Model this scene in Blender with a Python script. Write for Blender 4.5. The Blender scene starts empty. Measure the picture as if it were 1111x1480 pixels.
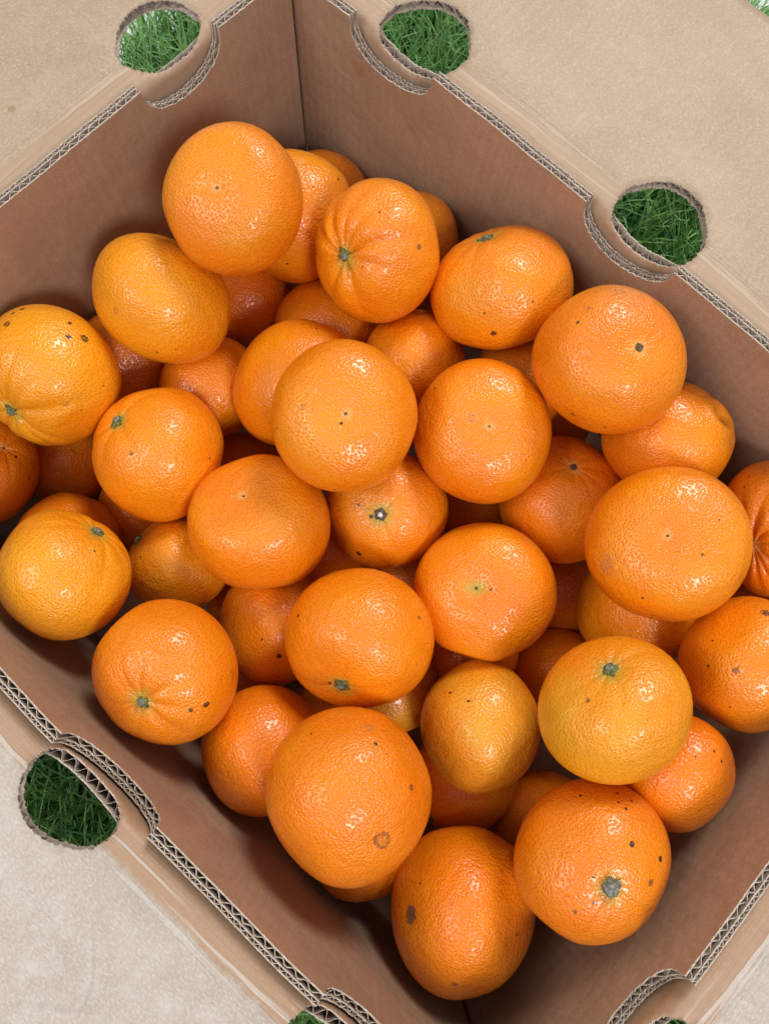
import bpy, math, random
import numpy as np
from mathutils import Matrix, Vector
from mathutils.geometry import delaunay_2d_cdt

S = bpy.context.scene
COL = S.collection
rng = np.random.default_rng(11)
random.seed(4)
H = 0.178                       # height of the box rim above the ground (metres)

# ------------------------------------------------------------------ camera
cam_d = bpy.data.cameras.new('camera')
cam = bpy.data.objects.new('camera', cam_d)
COL.objects.link(cam)
RIGHT = Vector((0.73559733, 0.67648033, 0.03565027))
DOWN = Vector((0.66790602, -0.71547364, -0.20493661))
FWD = Vector((-0.11312876, 0.17456185, -0.97812578))
m = Matrix((RIGHT, -DOWN, -FWD)).transposed().to_4x4()
m.translation = Vector((0.04132929, -0.06205805, 0.29180839 + H))
cam.matrix_world = m
cam_d.sensor_fit = 'VERTICAL'
cam_d.sensor_height = 36
cam_d.lens = 36 * 1112 / 1480
cam_d.clip_start = 0.01
cam_d.clip_end = 100
S.camera = cam

# ------------------------------------------------------------------ light and exposure
S.view_settings.view_transform = 'Standard'
S.view_settings.look = 'None'
S.view_settings.exposure = 0
S.view_settings.gamma = 1
w = bpy.data.worlds.new('World')
S.world = w
w.use_nodes = True
w.node_tree.nodes['Background'].inputs[0].default_value = (0.93, 0.95, 1.0, 1)
w.node_tree.nodes['Background'].inputs[1].default_value = 0.36

UPH = Vector((-0.681, 0.732, 0.0))      # horizontal direction that is up in the photograph
RTH = Vector((0.736, 0.676, 0.0))       # ... and right


def lamp(name, az_r, az_u, off_deg, dist, sx, sy, power, color):
    """an area lamp hung off_deg from the vertical over the box, facing it"""
    a = (RTH * az_r + UPH * az_u).normalized()
    d = a * math.sin(math.radians(off_deg)) + Vector((0, 0, 1)) * math.cos(math.radians(off_deg))
    l = bpy.data.lights.new(name, 'AREA')
    l.shape = 'RECTANGLE'
    l.size, l.size_y = sx, sy
    l.energy = power
    l.color = color
    o = bpy.data.objects.new(name, l)
    COL.objects.link(o)
    o.location = Vector((0, 0, H)) + d * dist
    o.rotation_euler = d.to_track_quat('Z', 'Y').to_euler()
    return o


lamp('ceiling_lamp', 0.45, 0.9, 45, 2.2, 0.62, 0.62, 29, (1.0, 0.98, 0.95))
lamp('ceiling_lamp', 0.42, -0.9, 44, 2.2, 0.50, 0.50, 22, (1.0, 0.94, 0.97))
lamp('ceiling_lamp', -0.95, -0.32, 38, 2.2, 1.00, 1.00, 18, (1.0, 0.97, 0.94))

# ------------------------------------------------------------------ helpers


def new_mesh(name, verts, faces, mat=None, parent=None, smooth=True, uv=None, mats=None, midx=None):
    me = bpy.data.meshes.new(name)
    verts = np.asarray(verts, dtype=np.float32)
    me.vertices.add(len(verts))
    me.vertices.foreach_set('co', verts.ravel())
    if isinstance(faces, np.ndarray):
        k = faces.shape[1]
        idx = faces.ravel()
        tot = np.full(len(faces), k, dtype=np.int32)
    else:
        tot = np.array([len(f) for f in faces], dtype=np.int32)
        idx = np.array([i for f in faces for i in f], dtype=np.int32)
    me.loops.add(len(idx))
    me.loops.foreach_set('vertex_index', idx.astype(np.int32))
    me.polygons.add(len(tot))
    me.polygons.foreach_set('loop_start', np.concatenate([[0], np.cumsum(tot)[:-1]]).astype(np.int32))
    me.polygons.foreach_set('loop_total', tot)
    me.polygons.foreach_set('use_smooth', np.asarray(smooth, dtype=bool) if not isinstance(smooth, bool) else np.full(len(tot), smooth))
    if midx is not None:
        me.polygons.foreach_set('material_index', np.asarray(midx, dtype=np.int32))
    if uv is not None:
        lay = me.uv_layers.new(name='UVMap')
        uv = np.asarray(uv, dtype=np.float32)
        lay.data.foreach_set('uv', (uv if len(uv) == len(idx) and len(uv) != len(verts) else uv[idx]).ravel())
    me.update(calc_edges=True)
    me.validate()
    for mm in (mats or ([mat] if mat else [])):
        me.materials.append(mm)
    o = bpy.data.objects.new(name, me)
    COL.objects.link(o)
    if parent is not None:
        o.parent = parent
    return o


class NT:
    """small wrapper for writing node trees"""

    def __init__(self, tree):
        self.t = tree
        self.n = tree.nodes
        self.l = tree.links

    def put(self, sock, v):
        if isinstance(v, bpy.types.NodeSocket):
            self.l.new(v, sock)
        elif v is not None:
            try:
                sock.default_value = v
            except (TypeError, ValueError):
                sock.default_value = (*v, 1.0)

    def add(self, typ, **kw):
        nd = self.n.new(typ)
        for k, v in kw.items():
            setattr(nd, k, v)
        return nd

    def math(self, op, a, b=None, c=None, clamp=False):
        nd = self.add('ShaderNodeMath', operation=op, use_clamp=clamp)
        self.put(nd.inputs[0], a)
        if b is not None:
            self.put(nd.inputs[1], b)
        if c is not None:
            self.put(nd.inputs[2], c)
        return nd.outputs[0]

    def vmath(self, op, a, b=None, scale=None, out=0):
        nd = self.add('ShaderNodeVectorMath', operation=op)
        self.put(nd.inputs[0], a)
        if b is not None:
            self.put(nd.inputs[1], b)
        if scale is not None:
            self.put(nd.inputs['Scale'], scale)
        return nd.outputs[out]

    def ramp(self, v, a, b, lo=0.0, hi=1.0, smooth=True):
        nd = self.add('ShaderNodeMapRange', interpolation_type='SMOOTHSTEP' if smooth else 'LINEAR')
        self.put(nd.inputs['Value'], v)
        for k, x in (('From Min', a), ('From Max', b), ('To Min', lo), ('To Max', hi)):
            self.put(nd.inputs[k], x)
        return nd.outputs[0]

    def noise(self, vec, scale, detail=2.0, rough=0.5, out=0):
        nd = self.add('ShaderNodeTexNoise')
        self.put(nd.inputs['Vector'], vec)
        self.put(nd.inputs['Scale'], scale)
        self.put(nd.inputs['Detail'], detail)
        self.put(nd.inputs['Roughness'], rough)
        return nd.outputs[out]

    def voro(self, vec, scale, feature='F1', out='Distance', rand=1.0):
        nd = self.add('ShaderNodeTexVoronoi', feature=feature)
        self.put(nd.inputs['Vector'], vec)
        self.put(nd.inputs['Scale'], scale)
        self.put(nd.inputs['Randomness'], rand)
        return nd.outputs[out]

    def mix(self, f, a, b, blend='MIX'):
        nd = self.add('ShaderNodeMix', data_type='RGBA', blend_type=blend)
        self.put(nd.inputs[0], f)
        self.put(nd.inputs[6], a)
        self.put(nd.inputs[7], b)
        return nd.outputs[2]

    def bump(self, h, dist, strength=1.0, normal=None):
        nd = self.add('ShaderNodeBump')
        self.put(nd.inputs['Height'], h)
        self.put(nd.inputs['Distance'], dist)
        self.put(nd.inputs['Strength'], strength)
        if normal is not None:
            self.put(nd.inputs['Normal'], normal)
        return nd.outputs[0]

    def xyz(self, x=0.0, y=0.0, z=0.0):
        nd = self.add('ShaderNodeCombineXYZ')
        for k, v in enumerate((x, y, z)):
            self.put(nd.inputs[k], v)
        return nd.outputs[0]

    def sep(self, v):
        nd = self.add('ShaderNodeSeparateXYZ')
        self.put(nd.inputs[0], v)
        return nd.outputs


def material(name):
    mt = bpy.data.materials.new(name)
    mt.use_nodes = True
    nt = NT(mt.node_tree)
    bs = mt.node_tree.nodes['Principled BSDF']
    return mt, nt, bs


# ------------------------------------------------------------------ cardboard materials


def cardboard(name, base, light, dark, rough=0.5, streak=0.5, crease=False, stains=(), spec=0.4, wear=0.0, band=None):
    """kraft paper: fibres, mottling, faint lines of the fluting; UV is (along, up) in metres"""
    mt, nt, bs = material(name)
    uv = nt.add('ShaderNodeUVMap', uv_map='UVMap').outputs[0]
    x, y, _ = nt.sep(uv)
    ob = nt.add('ShaderNodeTexCoord').outputs['Object']
    fib = nt.noise(nt.xyz(nt.math('MULTIPLY', x, 900), nt.math('MULTIPLY', y, 1500), 0), 1.0, 3, 0.65)
    fine = nt.noise(uv, 2600, 2, 0.6)
    mott = nt.noise(uv, 150, 4, 0.62)
    big = nt.noise(uv, 22, 3, 0.55)
    lines = nt.noise(nt.xyz(nt.math('MULTIPLY', x, 420), nt.math('MULTIPLY', y, 9), 3.3), 1.0, 2, 0.5)
    c = nt.mix(nt.math('MULTIPLY', nt.ramp(big, 0.32, 0.7), 0.45), base, dark)
    if band is not None:
        edge = nt.math('ADD', y, nt.math('MULTIPLY', nt.math('SUBTRACT', mott, 0.5), 0.006))
    grain = nt.noise(nt.xyz(nt.math('MULTIPLY', nt.math('ADD', x, nt.math('MULTIPLY', y, 0.35)), 620), nt.math('MULTIPLY', y, 1250), 5.0), 1.0, 3, 0.72)
    c = nt.mix(nt.math('MULTIPLY', nt.ramp(mott, 0.38, 0.72), 0.18), c, light)
    c = nt.mix(nt.math('MULTIPLY', nt.ramp(grain, 0.50, 0.70), 0.72), c, light)
    c = nt.mix(nt.math('MULTIPLY', nt.ramp(grain, 0.50, 0.31), 0.60), c, dark)
    c = nt.mix(nt.math('MULTIPLY', nt.ramp(fib, 0.50, 0.78), 0.40), c, light)
    c = nt.mix(nt.math('MULTIPLY', nt.ramp(fib, 0.48, 0.24), 0.35), c, dark)
    c = nt.mix(nt.math('MULTIPLY', nt.ramp(lines, 0.35, 0.70), 0.30 * streak), c, dark)
    ghost = nt.math('SINE', nt.math('ADD', nt.math('MULTIPLY', x, 2 * math.pi / 0.0054), nt.math('MULTIPLY', big, 3.0)))
    c = nt.mix(nt.math('MULTIPLY', nt.ramp(ghost, 0.2, 1.0), 0.10 * streak), c, dark)
    tone = nt.noise(nt.xyz(x, nt.math('MULTIPLY', y, 1.6), 9.1), 9.0, 4, 0.6)
    c = nt.mix(nt.math('MULTIPLY', nt.ramp(tone, 0.50, 0.68), 0.28 if crease else 0.50), c, dark)
    c = nt.mix(nt.math('MULTIPLY', nt.ramp(tone, 0.46, 0.32), 0.18 if crease else 0.40), c, light)
    scr = nt.noise(nt.xyz(nt.math('MULTIPLY', nt.math('SUBTRACT', x, y), 30), nt.math('MULTIPLY', nt.math('ADD', x, y), 420), 2.0), 1.0, 2, 0.6)
    c = nt.mix(nt.math('MULTIPLY', nt.math('MULTIPLY', nt.ramp(scr, 0.66, 0.74), nt.ramp(tone, 0.45, 0.6)), 0.35), c, light)
    # rare dark fibres
    spk = nt.voro(uv, 260)
    rc = nt.sep(nt.voro(uv, 260, out='Color'))[0]
    sp = nt.math('MULTIPLY', nt.ramp(spk, 0.10, 0.05), nt.math('GREATER_THAN', rc, 0.93))
    c = nt.mix(nt.math('MULTIPLY', sp, 0.45), c, (0.12, 0.07, 0.04))
    if band is not None:
        # paper by the fold is unrubbed; the bend's shading is put into its brown
        c = nt.mix(nt.math('MULTIPLY', nt.ramp(edge, 0.0185, 0.0150), 0.78), c, band)
    for (sx, sy, r, col, amt) in stains:
        dv = nt.vmath('DISTANCE', nt.vmath('ADD', uv, nt.vmath('SCALE', nt.vmath('SUBTRACT', nt.noise(uv, 190, 3, 0.6, out=1), (0.5, 0.5, 0.5)), scale=r * 1.6)), (sx, sy, 0), out=1)
        c = nt.mix(nt.math('MULTIPLY', nt.ramp(dv, r, r * 0.55), amt), c, col)
    h = nt.math('ADD', nt.math('MULTIPLY', fib, 0.4), nt.math('ADD', nt.math('MULTIPLY', fine, 0.3), nt.math('MULTIPLY', grain, 0.5)))
    nrm = nt.bump(h, 0.00016, 0.8)
    wav = nt.noise(uv, 38, 3, 0.6)
    nrm = nt.bump(wav, 0.0016, 0.6, nrm)
    nrm = nt.bump(ghost, 0.00008, 0.5, nrm)
    nrm = nt.bump(lines, 0.00012, streak, nrm)
    if crease:
        # crushed score lines that run beside the fold
        band = nt.math('MULTIPLY', nt.ramp(y, 0.006, 0.010), nt.ramp(y, 0.026, 0.016))
        sc = nt.noise(nt.xyz(nt.math('MULTIPLY', x, 14), nt.math('MULTIPLY', nt.math('ADD', y, nt.math('MULTIPLY', big, 0.004)), 520), 1.7), 1.0, 2, 0.6)
        nrm = nt.bump(nt.math('MULTIPLY', sc, band), 0.0011, 1.0, nrm)
        c = nt.mix(nt.math('MULTIPLY', nt.math('MULTIPLY', band, nt.ramp(sc, 0.56, 0.68)), 0.55), c, light)
        # bent paper: long pale ridges where the board has been creased
        rid = nt.math('ABSOLUTE', nt.math('SUBTRACT', nt.noise(uv, 13, 2, 0.5), 0.5))
        rl = nt.ramp(rid, 0.022, 0.0)
        far = nt.ramp(y, 0.02, 0.045)
        nrm = nt.bump(nt.math('MULTIPLY', rl, far), 0.0012, 0.5 * wear, nrm)
        c = nt.mix(nt.math('MULTIPLY', nt.math('MULTIPLY', rl, far), 0.12 * wear), c, light)
        if wear > 0:
            scuff = nt.noise(uv, 60, 5, 0.7)
            c = nt.mix(nt.math('MULTIPLY', nt.math('MULTIPLY', nt.ramp(scuff, 0.46, 0.72), far), 0.55 * wear), c, light)
    nt.put(bs.inputs['Base Color'], c)
    nt.put(bs.inputs['Roughness'], nt.ramp(mott, 0.3, 0.7, rough - 0.06, rough + 0.08))
    bs.inputs['Specular IOR Level'].default_value = spec
    nt.put(bs.inputs['Normal'], nrm)
    return mt


WALL_A = (0.415, 0.276, 0.178)
WALL_L = (0.520, 0.385, 0.275)
WALL_D = (0.305, 0.200, 0.126)
FLAP_A = (0.425, 0.318, 0.216)
FLAP_L = (0.580, 0.468, 0.347)
FLAP_D = (0.325, 0.230, 0.147)
GREY_A = (0.455, 0.400, 0.335)
GREY_L = (0.640, 0.605, 0.550)
GREY_D = (0.370, 0.300, 0.230)

M_wall = cardboard('kraft_wall', WALL_A, WALL_L, WALL_D, 0.5, 0.6)
M_wall_stained = cardboard('kraft_wall_stained', WALL_A, WALL_L, WALL_D, 0.5, 0.6,
                           stains=[(-0.151, -0.026, 0.0055, (0.34, 0.19, 0.085), 0.7), (-0.118, -0.040, 0.004, (0.33, 0.19, 0.10), 0.4)])
M_flap = cardboard('kraft_flap', FLAP_A, FLAP_L, FLAP_D, 0.55, 0.25, crease=True, band=(0.44, 0.31, 0.205),
                   stains=[(0.0125, 0.036, 0.0022, (0.30, 0.19, 0.11), 0.6)])
M_flap_worn_sheen = cardboard('kraft_flap_worn_sheen', GREY_A, GREY_L, GREY_D, 0.46, 0.25, crease=True, wear=1.0, spec=0.5, band=(0.400, 0.222, 0.108))  # scuffed near flaps; their whitish lamp sheen is put into the grey colours


def plain_paper(name, col, col2, rough=0.8):
    mt, nt, bs = material(name)
    ob = nt.add('ShaderNodeTexCoord').outputs['Object']
    n = nt.noise(ob, 700, 3, 0.6)
    nt.put(bs.inputs['Base Color'], nt.mix(nt.ramp(n, 0.3, 0.7), col, col2))
    bs.inputs['Roughness'].default_value = rough
    bs.inputs['Specular IOR Level'].default_value = 0.2
    nt.put(bs.inputs['Normal'], nt.bump(nt.noise(ob, 2200, 2, 0.6), 0.0002, 0.8))
    return mt


M_torn = plain_paper('torn_paper_edge', (0.42, 0.335, 0.26), (0.62, 0.53, 0.44))
M_flute = plain_paper('fluting_paper', (0.30, 0.235, 0.185), (0.44, 0.37, 0.305))

# ------------------------------------------------------------------ setting: ground and turf
g_m, nt, bs = material('pale_floor')
ob = nt.add('ShaderNodeTexCoord').outputs['Object']
nt.put(bs.inputs['Base Color'], nt.mix(nt.ramp(nt.noise(ob, 9, 5, 0.6), 0.3, 0.7), (0.72, 0.76, 0.80), (0.82, 0.85, 0.88)))
bs.inputs['Roughness'].default_value = 0.6
nt.put(bs.inputs['Normal'], nt.bump(nt.noise(ob, 300, 3, 0.6), 0.001, 0.3))
G = 8.0
gs = np.linspace(-G, G, 9)
gv = [(a, b, 0) for b in gs for a in gs]
gf = [(j * 9 + i, j * 9 + i + 1, (j + 1) * 9 + i + 1, (j + 1) * 9 + i) for j in range(8) for i in range(8)]
ground = new_mesh('ground', gv, gf, g_m, smooth=False)
ground['kind'] = 'structure'

gr_m, nt, bs = material('turf_blades')
at = nt.add('ShaderNodeUVMap', uv_map='UVMap').outputs[0]
gx, gy, _ = nt.sep(at)
gcol = nt.mix(gx, (0.150, 0.400, 0.110), (0.420, 0.660, 0.210))
gcol = nt.mix(nt.ramp(nt.noise(nt.add('ShaderNodeTexCoord').outputs['Object'], 60, 2), 0.35, 0.65), gcol, nt.mix(gx, (0.140, 0.390, 0.150), (0.36, 0.60, 0.25)))
nt.put(bs.inputs['Base Color'], gcol)
bs.inputs['Roughness'].default_value = 0.38
bs.inputs['Specular IOR Level'].default_value = 0.5

tu_m, nt, bs = material('turf_backing')
ob = nt.add('ShaderNodeTexCoord').outputs['Object']
nt.put(bs.inputs['Base Color'], nt.mix(nt.noise(ob, 200, 3), (0.02, 0.07, 0.03), (0.04, 0.13, 0.05)))
bs.inputs['Roughness'].default_value = 0.9
TX0, TX1, TY0, TY1 = -0.352, 0.47, -0.42, 0.455
tv = [(TX0, TY0, 0.004), (TX1, TY0, 0.004), (TX1, TY1, 0.004), (TX0, TY1, 0.004)]
turf = new_mesh('turf_mat', tv, [(0, 1, 2, 3)], tu_m, smooth=False)
turf['kind'] = 'structure'


def grow_grass():
    pts = []
    N = 95000
    x = rng.uniform(TX0, TX1, N)
    y = rng.uniform(TY0, TY1, N)
    ok = ~((np.abs(x) < 0.203) & (np.abs(y) < 0.158))
    x, y = x[ok], y[ok]
    n = len(x)
    L = rng.uniform(0.034, 0.064, n)
    az = rng.uniform(0, 2 * np.pi, n)
    lean = rng.uniform(0.25, 1.25, n)              # radians from upright at the tip
    wd = rng.uniform(0.0006, 0.0012, n)
    k = 4
    V = np.zeros((n, k + 1, 2, 3))
    px = x.copy(); py = y.copy(); pz = np.full(n, 0.004)
    tw = rng.uniform(-0.6, 0.6, n)
    for j in range(k + 1):
        t = j / k
        a = az + tw * t
        sx, sy = -np.sin(a), np.cos(a)
        wj = wd * (1 - t ** 2 * 0.92)
        V[:, j, 0] = np.stack([px - sx * wj, py - sy * wj, pz], 1)
        V[:, j, 1] = np.stack([px + sx * wj, py + sy * wj, pz + wj * 0.5], 1)
        ang = lean * (0.25 + 0.95 * t)
        px = px + np.sin(ang) * np.cos(a) * L / k
        py = py + np.sin(ang) * np.sin(a) * L / k
        pz = pz + np.cos(ang) * L / k
    # keep blades off the box
    bad = ((np.abs(V[:, :, :, 0]) < 0.2065) & (np.abs(V[:, :, :, 1]) < 0.161)).any((1, 2))
    V = V[~bad]
    n = len(V)
    base = (np.arange(n) * (k + 1) * 2)[:, None, None]
    q = np.array([[2 * j, 2 * j + 1, 2 * j + 3, 2 * j + 2] for j in range(k)])[None]
    F = (base + q).reshape(-1, 4)
    uv = np.zeros((n, k + 1, 2, 2))
    uv[..., 0] = rng.beta(1.3, 1.6, n)[:, None, None]
    uv[..., 1] = np.linspace(0, 1, k + 1)[None, :, None]
    o = new_mesh('grass', V.reshape(-1, 3), F, gr_m, uv=uv.reshape(-1, 2))
    o['kind'] = 'stuff'
    o['label'] = 'short green artificial grass under the box, seen through its hand holes'
    o['category'] = 'grass'


grow_grass()

# ------------------------------------------------------------------ the cardboard box
BL, BW = 0.385, 0.2904          # inside length and width at the rim
T = 0.0050                      # board thickness
box = bpy.data.objects.new('cardboard_box', None)
COL.objects.link(box)
box['label'] = 'open brown corrugated cardboard box with hand holes, flaps folded out and mandarins inside'
box['category'] = 'cardboard box'

DT = 0.0004


def smooth_noise(s, scale, seed):
    r = np.random.default_rng(seed)
    k = np.arange(-400, 401)
    vals = r.uniform(-1, 1, len(k))
    return np.interp(s / scale, k, vals)


def tri(p):
    """rounded zig-zag between -1 and 1"""
    c = np.cos(p)
    return np.sign(c) * np.abs(c) ** 0.75 * 0.6 + 0.4 * (2 / np.pi) * np.arcsin(np.clip(c, -1, 1))


class Wall:
    def __init__(self, length, half, rot, bow, notches, seed, crush=0.0):
        self.L, self.half, self.rot, self.bow = length, half, rot, bow
        self.notches, self.seed, self.crush = notches, seed, crush
        self.trim = 0.0003 if length > 0.3 else 0.0014      # the short panels stop just shy of the corner: a dark seam

    def off(self, s):
        t = np.clip(2 * s / self.L, -1, 1)
        return self.bow * (1 - t * t) + 0.0005 * smooth_noise(s, 0.03, self.seed) + self.crush * smooth_noise(s, 0.018, self.seed + 1)

    def top(self, s, jag=0.0, seed=0):
        """height of the inner panel: a straight tab with half-round notches"""
        z = np.zeros_like(s) + 0.0004 * smooth_noise(s, 0.02, self.seed + 2)
        inn = np.zeros(len(s), bool)
        for (c, wd) in self.notches:
            u = (s - c) / (wd / 2)
            k = np.abs(u) < 1
            z[k] = -0.0035 - 0.0165 * np.sqrt(1 - np.abs(u[k]) ** 2.2)
            inn |= k
        r = np.random.default_rng(self.seed * 31 + seed)
        n = r.normal(0, 1, len(s))
        n = 0.6 * n + 0.7 * smooth_noise(s, 0.0011, self.seed * 7 + seed)
        z = z + np.where(inn, n * jag, n * jag * 0.40)
        return z, inn

    def place(self, o):
        o.rotation_euler = (0, 0, self.rot)
        o.location = (0, 0, H)


def frame_strip(path_s, path_o, thick, zb, zt, uvs=None):
    """a thin upright sheet that follows (s, outward) with its own thickness"""
    ds = np.gradient(path_s)
    do = np.gradient(path_o)
    ln = np.sqrt(ds * ds + do * do) + 1e-12
    ns, no = -do / ln * thick / 2, ds / ln * thick / 2
    n = len(path_s)
    V = np.zeros((n, 4, 3))
    for k, (sg, z) in enumerate(((-1, zb), (-1, zt), (1, zt), (1, zb))):
        V[:, k, 0] = path_s + sg * ns
        V[:, k, 1] = path_o + sg * no
        V[:, k, 2] = z
    i = np.arange(n - 1)[:, None] * 4
    F = []
    for a, b in ((0, 1), (1, 2), (2, 3)):
        F.append(np.concatenate([i + a, i + b, i + 4 + b, i + 4 + a], 1))
    ends = np.array([[0, 3, 2, 1], [4 * (n - 1), 4 * (n - 1) + 1, 4 * (n - 1) + 2, 4 * (n - 1) + 3]])
    F = np.concatenate(F + [ends])
    # material slot: 0 face, 1 torn top
    mid = np.zeros(len(F), int)
    mid[n - 1:2 * (n - 1)] = 1
    uv = np.stack([V[:, :, 0], V[:, :, 2]], -1)
    return V.reshape(-1, 3), F, mid, uv.reshape(-1, 2)


def join(parts):
    V, F, M_, U = [], [], [], []
    k = 0
    for v, f, mm, u in parts:
        V.append(v); F.append(f + k); M_.append(mm); U.append(u)
        k += len(v)
    return np.concatenate(V), np.concatenate(F), np.concatenate(M_), np.concatenate(U)


def build_inner(W, mat_face):
    s = np.arange(-W.L / 2 + W.trim, W.L / 2 - W.trim + 1e-6, DT)
    o = W.off(s)
    zb = np.full(len(s), -0.165)
    root = None
    z1, inn = W.top(s, 0.00042, 1)
    # inside facing liner
    v, f, mm, u = frame_strip(s, o + 0.0003, 0.0006, zb, z1)
    inner = new_mesh('inner_wall', v, f, parent=box, uv=u, mats=[mat_face, M_torn], midx=mm, smooth=False)
    W.place(inner)
    parts = []
    for q, oo in enumerate((0.0030, 0.0047)):
        z, _ = W.top(s, 0.00042, 2 + q)
        zz = np.where(inn, z - 0.0002, z)
        v, f, mm, u = frame_strip(s, o + oo, 0.0005, zb, zz)
        parts.append((v, f, mm, u))
    for v, f, mm, u in parts:
        new_mesh('liner', v, f, parent=inner, uv=u, mats=[M_flute, M_torn], midx=mm, smooth=False)
    # fluting: a coarse wave to the inside, a finer wave to the outside
    parts = []
    s2 = np.arange(-W.L / 2 + 0.0016, W.L / 2 - 0.0016, 0.0003)
    o2 = W.off(s2)
    r = np.random.default_rng(W.seed)
    ph = 2 * np.pi * s2 / 0.0054 + 1.3 * smooth_noise(s2, 0.009, W.seed + 5)
    am = 1 - 0.40 * np.abs(smooth_noise(s2, 0.009, W.seed + 6))
    z, inn2 = W.top(s2, 0.0005, 8)
    parts.append(frame_strip(s2, o2 + 0.0017 + 0.00098 * am * tri(ph), 0.00030, z - 0.024, z - 0.0004 + 0.0005 * smooth_noise(s2, 0.003, W.seed + 7)))
    ph = 2 * np.pi * s2 / 0.0031 + 1.5 * smooth_noise(s2, 0.007, W.seed + 8)
    z, _ = W.top(s2, 0.0005, 9)
    parts.append(frame_strip(s2, o2 + 0.00386 + 0.0005 * tri(ph), 0.00026, z - 0.024, z - 0.0003))
    for v, f, mm, u in parts:
        new_mesh('fluting', v, f, parent=inner, uv=u, mats=[M_flute, M_torn], midx=mm, smooth=False)
    return inner


X0 = 0.0062          # inside face of the outer sheet, outward from the inner panel's inside face
RB = 0.0070          # bend radius
Z0 = -0.0120         # where the bend starts


def bend(W, s, u, o, droop):
    """flat sheet (s along, u up from the start of the fold, o depth into the board) -> folded"""
    tot = math.pi / 2 + droop
    ua = RB * tot
    phi = np.clip(u / RB, 0, tot)
    ext = np.maximum(u - ua, 0)
    wall = np.minimum(u, 0)
    out = X0 + RB - (RB - o) * np.cos(phi) + ext * np.sin(tot)
    z = Z0 + (RB - o) * np.sin(phi) + wall + ext * np.cos(tot)
    x = s + 0 * out
    return np.stack([x, out + W.off(s), z], -1)


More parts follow.
